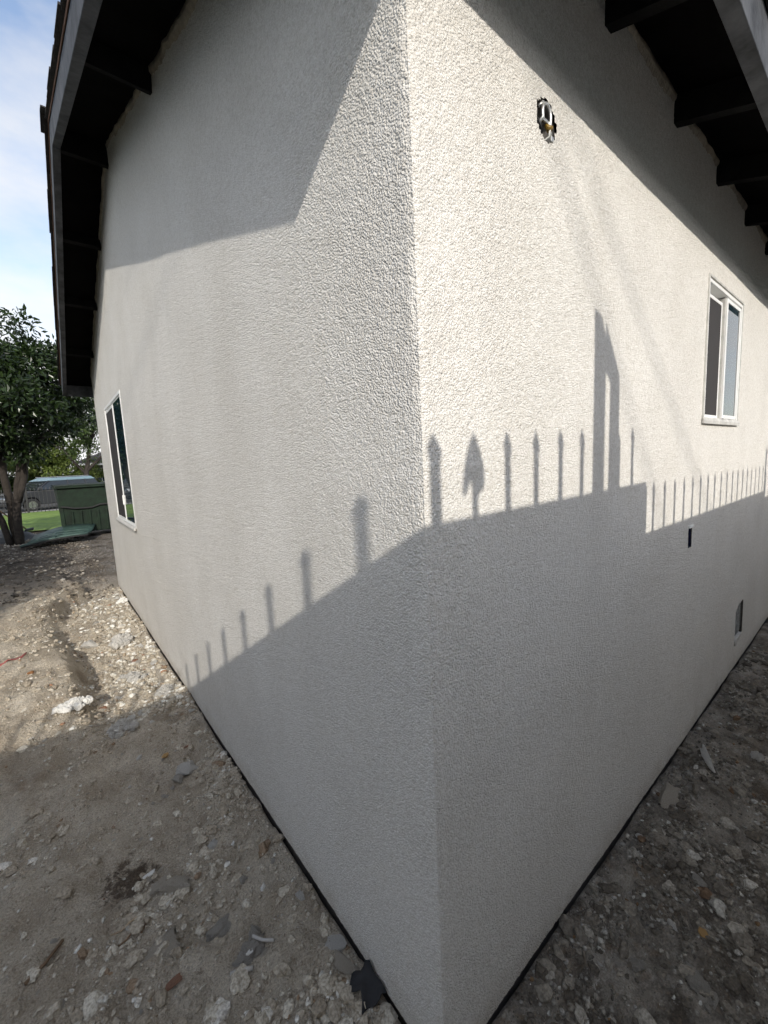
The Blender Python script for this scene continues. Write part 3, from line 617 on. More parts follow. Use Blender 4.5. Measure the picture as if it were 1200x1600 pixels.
MB().hexa([(vx0 - 0.010, -0.014, vz0 - 0.035), (vx0 + 0.12, -0.010, vz0 - 0.02), (vx0 + 0.12, 0, vz0 - 0.02), (vx0 - 0.010, 0, vz0 - 0.035),
           (vx0 - 0.012, -0.010, vz0 + 0.004), (vx1 - 0.02, -0.010, vz0 + 0.004), (vx1 - 0.02, 0.02, vz0 + 0.004), (vx0 - 0.012, 0.02, vz0 + 0.004)]).build('mortar_lip', M_['c_pale'], ve, bevel=0.003)

# ------------------------------------------------------------------ boundary wall and spiked fence behind the camera: their shadows fall on the house
D = 1.25; DX = D / 2.4; DZ = D * 0.571
YF = -D
def fx(xsh): return xsh - DX
def fz(zsh): return zsh + DZ
bw = empty('boundary_wall', (fx(0), YF - 0.1, 0)); bw.location = (0, 0, 0)
tag(bw, 'stepped block boundary wall behind the viewer, shading the lower house wall', 'wall')
secs = [(-7.0, 1.213, 1.382, 1.416), (1.213, 3.66, 1.208, 1.176), (3.66, 12.5, 1.125, 1.0)]
for a, c, za, zc in secs:
    za2 = 1.374 if a == -7.0 else za
    xa, xc = fx(a), fx(c)
    q = MB().hexa([(xa, YF - 0.05, -0.2), (xc, YF - 0.05, -0.2), (xc, YF - 0.004, -0.2), (xa, YF - 0.004, -0.2),
                   (xa, YF - 0.05, fz(za2) - 0.05), (xc, YF - 0.05, fz(zc) - 0.05), (xc, YF - 0.004, fz(zc) - 0.05), (xa, YF - 0.004, fz(za2) - 0.05)])
    q.build('wall_panel', M_['block'], bw)
    MB().hexa([(xa, YF - 0.055, fz(za2) - 0.049), (xc, YF - 0.055, fz(zc) - 0.049), (xc, YF, fz(zc) - 0.049), (xa, YF, fz(za2) - 0.049),
               (xa, YF - 0.055, fz(za2)), (xc, YF - 0.055, fz(zc)), (xc, YF, fz(zc)), (xa, YF, fz(za2))]).build('coping', M_['concrete'], bw)
ifn = empty('spiked_fence'); tag(ifn, 'black iron spikes standing on the boundary wall behind the viewer', 'fence')
def spike(h, w, tipw, tiph):
    t = [(-w, 0), (-w, h - tiph), (-tipw, h - tiph * 0.75), (-tipw * 0.9, h - tiph * 0.5), (0, h), (tipw * 0.9, h - tiph * 0.5), (tipw, h - tiph * 0.75), (w, h - tiph), (w, 0)]
    return MB().prism(t, 1, -0.009, 0.009).mesh('spike')
s_norm = spike(0.222, 0.0088, 0.0135, 0.055); s_wide = spike(0.222, 0.0135, 0.019, 0.05); 
s_arrow = MB().prism([(-0.0095, 0), (-0.0095, 0.116), (-0.020, 0.112), (-0.034, 0.086), (-0.043, 0.084), (-0.040, 0.122), (-0.031, 0.160), (-0.013, 0.204), (0, 0.224), (0.013, 0.202), (0.030, 0.158), (0.036, 0.124), (0.031, 0.098), (0.0095, 0.080), (0.0095, 0)], 1, -0.004, 0.004).mesh('spike')
for k in range(-34, 9):
    xsn = 0.028 + 0.1305 * k
    if k in (6, 7): continue
    me = s_wide if k == 0 else s_arrow if k == 1 else s_norm
    o = link('spike', me, M_['iron'], ifn); o.location = (fx(xsn), YF - 0.012, fz(1.385 + 0.023 * max(0, xsn)) - 0.004)
for k in range(0, 18):
    xsn = 1.302 + 0.1335 * k
    o = link('spike', s_norm, M_['iron'], ifn); o.location = (fx(xsn), YF - 0.012, fz(1.205 - 0.013 * (xsn - 1.2)) - 0.01)
for k in range(0, 40):
    xsn = 3.70 + 0.1335 * k
    o = link('spike', s_norm, M_['iron'], ifn); o.location = (fx(xsn), YF - 0.012, fz(1.12 - 0.014 * (xsn - 3.66)) - 0.01)
o = link('fence_post', MB().box(-0.02, 0.02, -0.02, 0.02, 0, 0.34).mesh('fence_post'), M_['iron'], ifn); o.location = (fx(3.655), YF - 0.03, fz(1.17))
gp = empty('gate_post', (fx(0.79), YF - 0.03, 0)); gp.location = (0, 0, 0)
tag(gp, 'pair of weathered timber posts with a slanting brace by the boundary wall', 'post')
def P2(pts): return [(fx(x), fz(z)) for x, z in pts]
MB().prism(P2([(0.752, 0.2), (0.832, 0.2), (0.828, 1.800), (0.830, 1.915), (0.798, 1.980), (0.748, 1.992)]), 1, YF - 0.032, YF - 0.022).build('post', M_['timber'], gp)
MB().prism(P2([(0.868, 0.2), (0.958, 0.2), (0.956, 1.60), (0.940, 1.62), (0.938, 1.812), (0.912, 1.850), (0.866, 1.850)]), 1, YF - 0.032, YF - 0.022).build('post', M_['timber'], gp)
MB().prism(P2([(0.826, 1.815), (0.868, 1.780), (0.930, 1.826), (0.828, 1.968)]), 1, YF - 0.031, YF - 0.023).build('brace', M_['timber'], gp)

# ------------------------------------------------------------------ vegetation
def leaves_mesh(name, centres, sig, per, size, zflat=0.75):
    C = np.repeat(np.asarray(centres, float), per, 0); n = len(C)
    off = rng.normal(size=(n, 3)); off /= np.linalg.norm(off, axis=1)[:, None]
    off *= (rng.random((n, 1)) ** 0.45) * np.repeat(np.asarray(sig), per)[:, None]; off[:, 2] *= zflat
    P = C + off
    d = off + 0.9 * rng.normal(size=(n, 3)) * np.repeat(np.asarray(sig), per)[:, None]; d[:, 2] -= 0.15
    d /= np.linalg.norm(d, axis=1)[:, None]
    r = rng.normal(size=(n, 3)); s = np.cross(d, r); s /= np.linalg.norm(s, axis=1)[:, None]
    u = np.cross(s, d)
    L = size * rng.uniform(0.6, 1.25, (n, 1)); Wd = L * rng.uniform(0.34, 0.5, (n, 1))
    fold = u * L * 0.10
    V = np.stack([P, P + d * L * 0.45 + s * Wd * 0.5 + fold, P + d * L, P + d * L * 0.45 - s * Wd * 0.5 + fold], 1).reshape(-1, 3)
    F = np.arange(4 * n).reshape(n, 4)
    return npmesh(name, V, F, False)
def wobble_path(a, b, n, amp):
    a = Vector(a); b = Vector(b); o = []
    for i in range(n + 1):
        t = i / n; j = amp * math.sin(math.pi * t)
        o.append(a.lerp(b, t) + Vector((random.uniform(-j, j), random.uniform(-j, j), random.uniform(-j, j) * 0.5)))
    return o
def tree(name, label, base, stems, crown_c, crown_r, nclump, clump_r, per, leaf, lm, group=None, twigs=14, shell=0.5):
    t = empty(name, base); tag(t, label, 'tree', group)
    cc = []
    while len(cc) < nclump:
        p = rng.normal(size=3); p /= np.linalg.norm(p); p *= (shell + (1 - shell) * rng.random()) if rng.random() < 0.8 else rng.random()
        p *= 1 + 0.18 * math.sin(3 * math.atan2(p[1], p[0]) + 4 * p[2])
        q = np.array(crown_c) + p * np.array(crown_r)
        if q[2] > crown_c[2] - crown_r[2] * 0.92: cc.append(q)
    sig = clump_r * rng.uniform(0.6, 1.3, nclump)
    link('crown', leaves_mesh('crown', cc, sig, per, leaf), lm, t)
    mb = MB(); ends = []
    for path, r0, r1 in stems:
        pts = []
        for i in range(len(path) - 1): pts += wobble_path(path[i], path[i+1], 4, 0.03)[:-1]
        pts.append(Vector(path[-1])); k = len(pts)
        mb.tube(pts, [r0 + (r1 - r0) * i / (k - 1) for i in range(k)], 9); ends.append((pts[-1], r1)); ends.append((pts[int(k * 0.7)], (r0 + r1) / 2))
    mb.build('trunk', M_['bark'], t, True)
    mb = MB()
    for i in range(min(twigs, nclump)):
        e, r = min(ends, key=lambda q: (q[0] - Vector(cc[i])).length)
        p = wobble_path(e, cc[i], 5, 0.10); mb.tube(p, [r * 0.6 * (1 - j / 5.5) + 0.006 for j in range(6)], 6)
    mb.build('branches', M_['bark'], t, True)
    return t
tree('broadleaf_tree', 'dark glossy broadleaf tree with forked trunks beside the green dumpster', (-1.35, 12.6, 0.0),
     [([(0.02, -0.05, -0.1), (0.10, -0.1, 1.0), (0.26, -0.1, 1.9), (0.55, -0.2, 2.9)], 0.095, 0.05), ([(-0.02, 0.1, -0.1), (-0.03, 0.1, 1.1), (-0.06, 0.0, 2.2), (-0.1, 0.1, 3.6)], 0.10, 0.05),
      ([(-0.12, 0, -0.1), (-0.35, 0.1, 1.2), (-0.9, 0.2, 2.4)], 0.075, 0.04), ([(0.12, -0.1, 1.0), (0.45, -0.2, 2.2), (1.0, -0.5, 2.75)], 0.08, 0.04)],
     (-0.15, 0.1, 3.5), (2.1, 2.1, 1.55), 160, 0.43, 230, 0.145, M_['leafA'], twigs=40, shell=0.6)
GB = 'trees along the far side of the street'
tree('street_tree', 'loose airy tree with sky showing through, above the dark roofed house', (1.3, 33, 0), [([(0, 0, -0.1), (0.1, 0, 1.8), (0.5, 0.2, 3.6)], 0.2, 0.09), ([(0.1, 0, 1.6), (-0.9, 0.2, 3.2)], 0.1, 0.05), ([(0.1,0,1.8),(1.6,0,3.4)], 0.1, 0.05)],
     (0.3, 0, 4.4), (3.2, 2.4, 2.0), 62, 0.55, 110, 0.17, M_['leafC'], GB, twigs=44, shell=0.3)
tree('street_tree', 'yellow green bushy tree behind the blue roofed car', (-0.6, 34.5, 0), [([(0, 0, -0.1), (0.1, 0, 1.2), (0.2, 0.2, 2.4)], 0.18, 0.08), ([(0, 0, 1.0), (-0.7, 0.2, 2.4)], 0.1, 0.05)],
     (0.1, 0, 2.5), (2.6, 1.8, 1.6), 80, 0.50, 150, 0.2, M_['leafB'], GB, twigs=20, shell=0.4)
tree('street_tree', 'green tree partly hidden by the trunks of the broadleaf tree', (-4.4, 31, 0), [([(0, 0, -0.1), (0.1, 0, 1.4), (0.2, 0.2, 2.8)], 0.2, 0.08)],
     (0.3, 0, 3.6), (2.3, 2.3, 2.2), 80, 0.5, 130, 0.2, M_['leafC'], GB, twigs=20, shell=0.4)
tree('street_tree', 'tall dark tree at the back, furthest from the house', (-9.5, 40, 0), [([(0, 0, -0.1), (0.1, 0, 2.0), (0.2, 0.2, 4)], 0.3, 0.1)],
     (0, 0, 5.0), (4.5, 3, 3.2), 110, 0.8, 110, 0.3, M_['leafC'], GB, twigs=20, shell=0.4)
def shrub(label, base, r, nclump, per, leaf, lm, group):
    t = empty('shrub', base); tag(t, label, 'shrub', group)
    cc = rng.normal(size=(nclump, 3)) * np.array(r) * 0.45 + np.array((0, 0, r[2] * 0.75)); cc[:, 2] = np.maximum(cc[:, 2], 0.15)
    link('foliage', leaves_mesh('foliage', cc, 0.34 * np.ones(nclump), per, leaf), lm, t)
    mb = MB()
    for i in range(8): mb.tube(wobble_path((random.uniform(-.1,.1), 0, -0.05), cc[i], 4, 0.05), [0.03, 0.025, 0.02, 0.015, 0.008], 5)
    mb.build('stem', M_['bark'], t)
GS = 'shrubs in front of the far house'
shrub('yellow green shrub below the dark roof of the far house', (2.05, 36.2, 0), (1.3, 0.8, 1.5), 26, 110, 0.17, M_['leafB'], GS)
shrub('low green shrub between the car roof and the far house', (0.3, 35.4, 0), (1.4, 0.8, 1.3), 24, 110, 0.17, M_['leafC'], GS)
shrub('dark shrub left of the car, behind the tree trunks', (-4.4, 36.5, 0), (2.4, 0.9, 2.0), 40, 120, 0.2, M_['leafC'], GS)
shrub('broad dark shrub far behind the car bonnet', (-2.3, 37.0, 0), (1.8, 0.9, 2.0), 36, 120, 0.2, M_['leafC'], GS)
# clipped foliage row left of the frame, unseen, added to shade the far dirt
hd = empty('shade_hedge', (-2.75, 5.9, 0)); tag(hd, 'tall clipped foliage row out of view, added to shade the far dirt', 'shade_hedge')
nc = 420; cc = np.c_[rng.uniform(-0.32, 0.32, nc), rng.uniform(-4.3, 4.6, nc), rng.uniform(0.15, 2.62, nc)]
link('foliage', leaves_mesh('foliage', cc, 0.28 * np.ones(nc), 60, 0.12), M_['leafC'], hd)
for k in range(9):
    o = MB().tube(wobble_path((0, -4 + k, -0.1), (0.05, -4 + k, 2.3), 5, 0.08), [0.05, 0.045, 0.04, 0.03, 0.02, 0.012], 6).build('stem', M_['bark'], hd)

# ------------------------------------------------------------------ green dumpster and its loose lid
dp = empty('dumpster', (0.45, 12.85, -0.02), math.radians(3)); tag(dp, 'dark green steel dumpster at the far corner of the house', 'dumpster')
body = MB().hexa([(-0.86, -0.52, 0.14), (0.86, -0.52, 0.14), (0.86, 0.52, 0.14), (-0.86, 0.52, 0.14), (-0.95, -0.60, 1.28), (0.95, -0.60, 1.28), (0.95, 0.60, 1.28), (-0.95, 0.60, 1.28)])
bo = body.build('body', M_['dgreen'], dp, bevel=0.02)
for x in np.linspace(-0.72, 0.72, 9):
    t = abs(x) / 0.9
    MB().hexa([(x-0.02, -0.555, 0.16), (x+0.02, -0.555, 0.16), (x+0.02, -0.51, 0.16), (x-0.02, -0.51, 0.16), (x-0.02, -0.60, 0.70), (x+0.02, -0.60, 0.70), (x+0.02, -0.54, 0.70), (x-0.02, -0.54, 0.70)]).build('rib', M_['dgreen'], bo, bevel=0.006)
band = [(-0.93 + 1.86 * i / 14, -0.60 - 0.01 * math.sin(i), 0.80 + 0.035 * math.cos(i * 0.9) - 0.01 * (i % 3)) for i in range(15)]
MB().tube(band, 0.022, 6).build('fork_band', M_['rubber'], bo, True)
MB().box(-1.0, 1.0, -0.66, 0.66, 1.282, 1.325).build('rim', M_['dgreen'], dp, bevel=0.012)
MB().hexa([(-0.99, -0.64, 1.327), (0.99, -0.64, 1.327), (0.99, 0.62, 1.345), (-0.99, 0.62, 1.345), (-0.99, -0.64, 1.352), (0.99, -0.64, 1.352), (0.99, 0.62, 1.372), (-0.99, 0.62, 1.372)]).build('lid', M_['dgreen'], dp, bevel=0.008)
for x, y in ((-0.7, -0.4), (0.7, -0.4), (-0.7, 0.4), (0.7, 0.4)):
    w = MB().tube([(x - 0.03, y, 0.075), (x + 0.03, y, 0.075)], 0.075, 14).build('caster', M_['rubber'], dp, True)
MB().box(-0.96, -0.88, -0.58, -0.53, 0.2, 1.27).build('corner_post', M_['dgreen'], dp, bevel=0.01)
ld = empty('fallen_lid', (-0.52, 11.55, 0.02)); tag(ld, 'grey green dumpster lid lying tilted on the dirt', 'lid')
q = MB(); nn = 10
for i in range(nn + 1):
    for j in (0, 1, 2, 3, 4):
        u = i / nn; v = j / 4
        x = -0.62 + 1.22 * u + 0.25 * (v - 0.5); y = -0.18 + 0.9 * v; z = 0.04 + 0.10 * v + 0.12 * u + 0.10 * math.sin(math.pi * u) * (0.4 + 0.6 * v) + 0.03 * math.cos(v * 6)
        q.v.append((x, y, z))
for i in range(nn):
    for j in range(4): q.f.append((i*5+j, (i+1)*5+j, (i+1)*5+j+1, i*5+j+1))
o = q.build('lid_panel', M_['lidgreen'], ld, True); md = o.modifiers.new('thick', 'SOLIDIFY'); md.thickness = 0.045
for v in (0.25, 0.6):
    MB().tube([(-0.6 + 1.22 * u + 0.25 * (v - .5), -0.18 + 0.9 * v, 0.046 + 0.10 * v + 0.12 * u + 0.10 * math.sin(math.pi * u) * (0.4 + 0.6 * v) + 0.03 * math.cos(v * 6)) for u in np.linspace(0.04, 0.94, 10)], 0.014, 6).build('lid_rib', M_['lidgreen'], ld, True)
MB().tube([(-0.72 + 1.2 * u, -0.20, 0.03 + 0.10 * u + 0.04 * math.sin(3 * u)) for u in np.linspace(0, 1.02, 10)], 0.02, 6).build('lid_edge', M_['rubber'], ld, True)
# sagging dark tarp heap and a tool with a long handle
q = MB(); nn = 16
hx, hy = np.meshgrid(np.linspace(-1, 1, nn), np.linspace(-1, 1, nn)); rr = np.hypot(hx, hy)
hz = 0.36 * np.clip(1 - rr, 0, 1) ** 0.8 * (0.7 + 0.6 * vn(hx * 3, hy * 3, 0 * hx, 5)) - 0.02
i = np.arange(nn * nn).reshape(nn, nn)
hp = link('tarp_heap', npmesh('tarp_heap', np.c_[hx.ravel() * 0.85, hy.ravel() * 0.5, hz.ravel()], np.stack([i[:-1,:-1], i[:-1,1:], i[1:,1:], i[1:,:-1]], -1).reshape(-1,4)), M_['tarp'])
hp.location = (-1.75, 13.6, 0.0); tag(hp, 'low dark heap under a tarp behind the tree trunk', 'heap')
tl = empty('long_tool', (-1.2, 13.2, 0)); tag(tl, 'long handled tool leaning on the dark heap by the lawn', 'tool')
MB().tube([(-0.42, 0.1, 0.78), (0.02, 0.0, 0.27)], 0.016, 6).build('handle', M_['stick'], tl)
MB().hexa([(-0.02, -0.10, 0.22), (0.16, -0.10, 0.24), (0.16, 0.10, 0.24), (-0.02, 0.10, 0.22), (-0.02, -0.10, 0.27), (0.16, -0.09, 0.30), (0.16, 0.09, 0.30), (-0.02, 0.10, 0.27)]).build('head', M_['tarp'], tl, bevel=0.01)

# ------------------------------------------------------------------ street fence, car, house across the road
sf = empty('street_fence'); tag(sf, 'black iron picket fence between lawn and street', 'fence')
pm = MB().box(-0.011, 0.011, -0.011, 0.011, 0.03, 1.06).hexa([(-0.018, -0.012, 1.06), (0.018, -0.012, 1.06), (0.018, 0.012, 1.06), (-0.018, 0.012, 1.06), (-0.003, -0.003, 1.14), (0.003, -0.003, 1.14), (0.003, 0.003, 1.14), (-0.003, 0.003, 1.14)]).mesh('picket')
for k in range(60):
    o = link('picket', pm, M_['iron'], sf); o.location = (-5.6 + 0.135 * k, 23.4, 0)
for z in (0.22, 0.95): MB().box(-5.7, 2.5, 23.385, 23.415, z, z + 0.035).build('rail', M_['iron'], sf)
for x in (-5.7, -3.6, -1.45, 0.6, 2.5): MB().box(x - 0.03, x + 0.03, 23.37, 23.43, 0, 1.18).build('post', M_['iron'], sf)

def car(name, label, loc, rz, paint, roofp):
    t = empty(name, loc, rz); tag(t, label, 'car')
    w = 0.87
    prof = [(-2.10, 0.30), (-2.16, 0.52), (-2.10, 0.74), (-1.95, 0.83), (-1.12, 0.97), (1.95, 0.98), (2.10, 0.90), (2.14, 0.55), (2.08, 0.30)]
    def arch(cx): return [(cx + 0.37 * math.cos(a), 0.31 + 0.37 * math.sin(a)) for a in np.linspace(0, math.pi, 9)]
    low = [(2.08, 0.24)] + arch(1.30) + arch(-1.32) + [(-2.10, 0.26)]
    MB().prism(prof + low, 1, -w, w).build('body', paint, t, bevel=0.05)
    # cabin: narrower at the top
    lo = [(-1.10, 0.975), (1.98, 0.985)]; hi = [(-0.42, 1.42), (1.72, 1.42)]
    MB().hexa([(-1.08, -0.84, 0.97), (1.97, -0.84, 0.97), (1.97, 0.84, 0.97), (-1.08, 0.84, 0.97), (-0.40, -0.70, 1.42), (1.74, -0.70, 1.42), (1.74, 0.70, 1.42), (-0.40, 0.70, 1.42)]).build('cabin', M_['carglass'], t, bevel=0.03)
    rf = MB().hexa([(-0.62, -0.735, 1.395), (1.80, -0.735, 1.395), (1.80, 0.735, 1.395), (-0.62, 0.735, 1.395), (-0.25, -0.62, 1.55), (1.62, -0.62, 1.55), (1.62, 0.62, 1.55), (-0.25, 0.62, 1.55)]).build('roof', roofp, t, bevel=0.05)
    for s in (-1, 1):
        MB().tube([(-0.3, s * 0.6, 1.575), (1.5, s * 0.6, 1.575)], 0.018, 6).build('roof_rail', M_['chrome'], rf)
        MB().tube([(-1.05, s * 0.835, 0.99), (-0.45, s * 0.715, 1.40)], 0.035, 6).build('windscreen_pillar', paint, t)
        for xa, xb in ((0.35, 0.40), (1.25, 1.22)): MB().tube([(xa, s * 0.842, 0.98), (xb, s * 0.708, 1.41)], 0.032, 6).build('door_pillar', paint, t)
        MB().box(-1.02, -0.90, s * 0.95 - 0.07, s * 0.95 + 0.07, 1.0, 1.12).build('mirror', paint, t, bevel=0.02)
        MB().hexa([(-2.17, s*0.62-0.17, 0.60), (-1.90, s*0.66-0.17, 0.60), (-1.90, s*0.70+0.175, 0.60), (-2.13, s*0.62+0.20, 0.60), (-2.15, s*0.62-0.17, 0.74), (-1.88, s*0.66-0.17, 0.80), (-1.88, s*0.70+0.175, 0.80), (-2.10, s*0.62+0.20, 0.74)]).build('headlight', M_['lamp'], t, bevel=0.015)
        for xa in (0.12, 1.1): MB().box(xa, xa + 0.16, s * 0.885 - 0.015, s * 0.885 + 0.015, 0.84, 0.87).build('door_handle', M_['chrome'], t)
        for cx in (-1.32, 1.30):
            wh = MB().tube([(cx, s * 0.66, 0.31), (cx, s * 0.885, 0.31)], 0.31, 20).build('wheel', M_['rubber'], t, bevel=0.03)
            MB().tube([(cx, s * 0.80, 0.31), (cx, s * 0.893, 0.31)], 0.19, 16).build('rim', M_['chrome'], wh)
    MB().hexa([(-1.09, -0.72, 1.0), (-1.06, -0.72, 1.0), (-1.06, 0.72, 1.0), (-1.09, 0.72, 1.0), (-0.50, -0.62, 1.39), (-0.46, -0.62, 1.39), (-0.46, 0.62, 1.39), (-0.50, 0.62, 1.39)]).build('windscreen', M_['carglass'], t)
    MB().box(-2.185, -2.12, -0.42, 0.42, 0.52, 0.68).build('grille', M_['chrome'], t, bevel=0.01)
    MB().box(-2.20, -2.05, -0.85, 0.85, 0.32, 0.46).build('bumper', M_['rubber'], t, bevel=0.03)
car('parked_car', 'dark car with pale blue roof parked behind the street fence', (-0.55, 26.1, -0.01), math.radians(28), M_['paint'], M_['roofblue'])
car('parked_car', 'grey car parked further off, mostly behind the tree trunks', (-4.9, 29.5, -0.01), math.radians(6), M_['tarp'], M_['chrome'])

fh = empty('far_house', (0, 0, 0)); tag(fh, 'low dark house with hipped roof across the street', 'house')
MB().box(1.25, 11.0, 38.2, 45, 0, 2.55).build('wall', M_['walldark'], fh)
q = MB(); e = 2.45; r = 4.1
q.v = [(0.75, 37.7, e), (11.5, 37.7, e), (11.5, 45.5, e), (0.75, 45.5, e), (4.6, 41.6, r), (7.7, 41.6, r)]
q.f = [(0, 1, 5, 4), (1, 2, 5), (2, 3, 4, 5), (3, 0, 4), (3, 2, 1, 0)]
rf = q.build('roof', M_['roofdark'], fh)
MB().box(0.74, 11.51, 37.66, 37.69, e - 0.12, e + 0.02).build('gutter', M_['vinyl'], rf)
for x in (2.1, 4.6, 7.4):
    wq = MB(); frame_rect(wq, x, x + 1.1, 1.0, 2.1, 0.06, 38.15, 38.199, 'x'); wo = wq.build('window', M_['sill'], fh)
    MB().box(x + 0.06, x + 1.04, 38.17, 38.18, 1.06, 2.04).build('pane', M_['glass'], wo)
    MB().box(x + 0.53, x + 0.57, 38.155, 38.169, 1.06, 2.04).build('mullion', M_['sill'], wo)

# neighbours' houses out of view: south one heightened, west one added, to block low sky
def neighbour(label, w, dep, loc, rz, m, h=5.2, rows=(1.0, 3.4)):
    nh = empty('neighbour_skyblock', loc, rz); tag(nh, label, 'house')
    MB().box(-w, w, -dep, 0, 0, h).build('wall', m, nh)
    q = MB(); q.v = [(-w - .5, -dep - .6, h - .1), (w + .5, -dep - .6, h - .1), (w + .5, .6, h - .1), (-w - .5, .6, h - .1), (-w - .5, -dep / 2, h + 1.7), (w + .5, -dep / 2, h + 1.7)]
    q.f = [(3, 2, 5, 4), (0, 4, 5, 1), (0, 3, 4), (1, 5, 2), (0, 1, 2, 3)]
    q.build('roof', M_['roofdark'], nh)
    for z in rows:
        for x in np.arange(-w + 1.5, w - 2, 4.4):
            wq = MB(); frame_rect(wq, x, x + 1.4, z, z + 1.3, 0.07, 0.001, 0.05, 'x'); wo = wq.build('window', M_['vinyl'], nh)
            MB().box(x + 0.07, x + 1.33, 0.015, 0.025, z + 0.07, z + 1.23).build('pane', M_['glass'], wo)
neighbour('blue green neighbouring house behind the boundary wall, two storeys to block low sky', 19, 8, (2, -9.0, 0), 0, M_['siding'])
neighbour('low grey neighbouring house out of view, added to block low sky', 10, 8, (-8.5, 3.0, 0), -math.pi / 2, M_['walldark'], 2.6, (1.0,))

# overhead service cables that draw the faint slanting shadows on the long wall
for i, (a, c, lab) in enumerate([((0.45, 2.42), (1.16, 1.55), 'upper'), ((0.62, 2.42), (1.9, 1.4), 'lower')]):
    Dc = 11.0
    p0 = Vector((a[0] - Dc / 2.4, -Dc, a[1] + Dc * .571)); p1 = Vector((c[0] - Dc / 2.4, -Dc, c[1] + Dc * .571)); dd = (p1 - p0)
    pts = [p0 - dd * 2.4 + Vector((0, 0, 0.15)), p0, p1, p1 + dd * 1.35]
    cb = MB().tube(pts, 0.010, 6).build('service_cable', M_['rubber']); tag(cb, lab + ' black service cable slanting down behind the viewer', 'cable', 'cables behind the viewer')

# ------------------------------------------------------------------ rubble on the dirt
def lump_mesh(name, seed, rough=0.22, flat=0.6, sub=2, facet=False):
    bm = bmesh.new(); bmesh.ops.create_icosphere(bm, subdivisions=sub, radius=1.0)
    co = np.array([v.co[:] for v in bm.verts])
    n1 = vn(co[:,0]*1.3+9, co[:,1]*1.3, co[:,2]*1.3, seed) - 0.5; n2 = vn(co[:,0]*3.1, co[:,1]*3.1+5, co[:,2]*3.1, seed+1) - 0.5; n3 = vn(co[:,0]*7, co[:,1]*7+5, co[:,2]*7, seed+2) - 0.5
    s = 1 + 1.9 * rough * n1 + 1.6 * rough * n2 + 0.8 * rough * n3
    co = co * s[:, None]
    r = np.random.default_rng(seed)
    for k in range(9 if facet else 4):         # knock flat facets into it
        d = r.normal(size=3); d /= np.linalg.norm(d); h = r.uniform(0.42, 0.75) if facet else r.uniform(0.7, 0.95)
        over = co @ d - h; co = co - np.where(over > 0, over, 0)[:, None] * d * 0.93
    co[:, 2] *= flat
    for v, c in zip(bm.verts, co): v.co = c
    me = bpy.data.meshes.new(name); bm.to_mesh(me); bm.free()
    me.polygons.foreach_set('use_smooth', [not facet] * len(me.polygons))
    return me
def clump_mesh(name, seed, n, spread):
    r = np.random.default_rng(seed); bm = bmesh.new()
    res = bmesh.ops.create_icosphere(bm, subdivisions=3, radius=1)
    for v in res['verts']:
        w = 0.85 + 0.5 * (float(vn(np.array([v.co.x * 3]), np.array([v.co.y * 3]), np.array([v.co.z * 3]), seed)[0]) - 0.5)
        v.co = Vector((v.co.x * w * spread[0] * 0.72, v.co.y * w * spread[1] * 0.72, v.co.z * w * 0.07))
    for k in range(n):
        a = r.uniform(0, 6.28); q = min(abs(r.normal()) * 0.45, 0.72); s = r.uniform(0.045, 0.17) * (1.25 - 0.4 * min(q, 1))
        b0 = len(bm.verts); res = bmesh.ops.create_icosphere(bm, subdivisions=1 if k % 3 else 2, radius=s)
        c = np.array([v.co[:] for v in res['verts']]) / s
        w = 1 + 0.9 * (vn(c[:,0]*2+k, c[:,1]*2, c[:,2]*2, seed) - 0.5) + 0.3 * (vn(c[:,0]*5+k, c[:,1]*5, c[:,2]*5, seed) - 0.5)
        for v, cc_, ww in zip(res['verts'], c, w):
            v.co = Vector(cc_ * ww * s) + Vector((q * math.cos(a) * spread[0], q * math.sin(a) * spread[1], 0.05 + r.uniform(0, 0.22) * max(0, 1 - q)))
    me = bpy.data.meshes.new(name); bm.to_mesh(me); bm.free()
    return me
def slab_mesh(name, poly, th, seed):
    r = np.random.default_rng(seed); n = len(poly); bm = bmesh.new()
    P = []
    for i in range(n):
        a = np.array(poly[i]); b_ = np.array(poly[(i+1) % n])
        for t in (0, 0.33, 0.66): P.append(a + (b_ - a) * t + r.normal(size=2) * 0.035)
    top = [bm.verts.new((p[0] * 0.96, p[1] * 0.96, th * (0.92 + 0.16 * r.random()))) for p in P]; bot = [bm.verts.new((p[0], p[1], -th * 1.5)) for p in P]
    c = bm.verts.new((0, 0, th * 1.08)); k = len(P)
    mid = [bm.verts.new((p[0] * 0.5 + r.normal() * 0.03, p[1] * 0.5 + r.normal() * 0.03, th * (1 + 0.18 * r.normal()))) for p in P]
    for i in range(k):
        j = (i + 1) % k
        bm.faces.new((bot[i], bot[j], top[j], top[i])); bm.faces.new((top[i], top[j], mid[j], mid[i])); bm.faces.new((mid[i], mid[j], c))
    bmesh.ops.recalc_face_normals(bm, faces=bm.faces)
    me = bpy.data.meshes.new(name); bm.to_mesh(me); bm.free(); return me
def rest(o, x, y, s, rz=None, sink=0.25, tilt=0.15):
    if not hasattr(s, '__len__'): s = (s, s, s)
    o.scale = s; o.rotation_euler = (random.uniform(-tilt, tilt), random.uniform(-tilt, tilt), random.uniform(0, 6.28) if rz is None else rz)
    h = max(v[2] for v in o.bound_box) - min(v[2] for v in o.bound_box)
    if o.name.startswith('flat_stone'):      # a slab beds on the high spots under it
        r = max(s[0], s[1]) * 0.7
        o.rotation_euler[0] *= 0.4; o.rotation_euler[1] *= 0.4
        o.location = (x, y, max(gzs(x + r * a_, y + r * b_) for a_ in (-1, 0, 1) for b_ in (-1, 0, 1)) - 0.25 * max(v[2] for v in o.bound_box) * s[2]); return
    o.location = (x, y, gzs(x, y) - min(v[2] for v in o.bound_box) * s[2] - h * s[2] * sink)
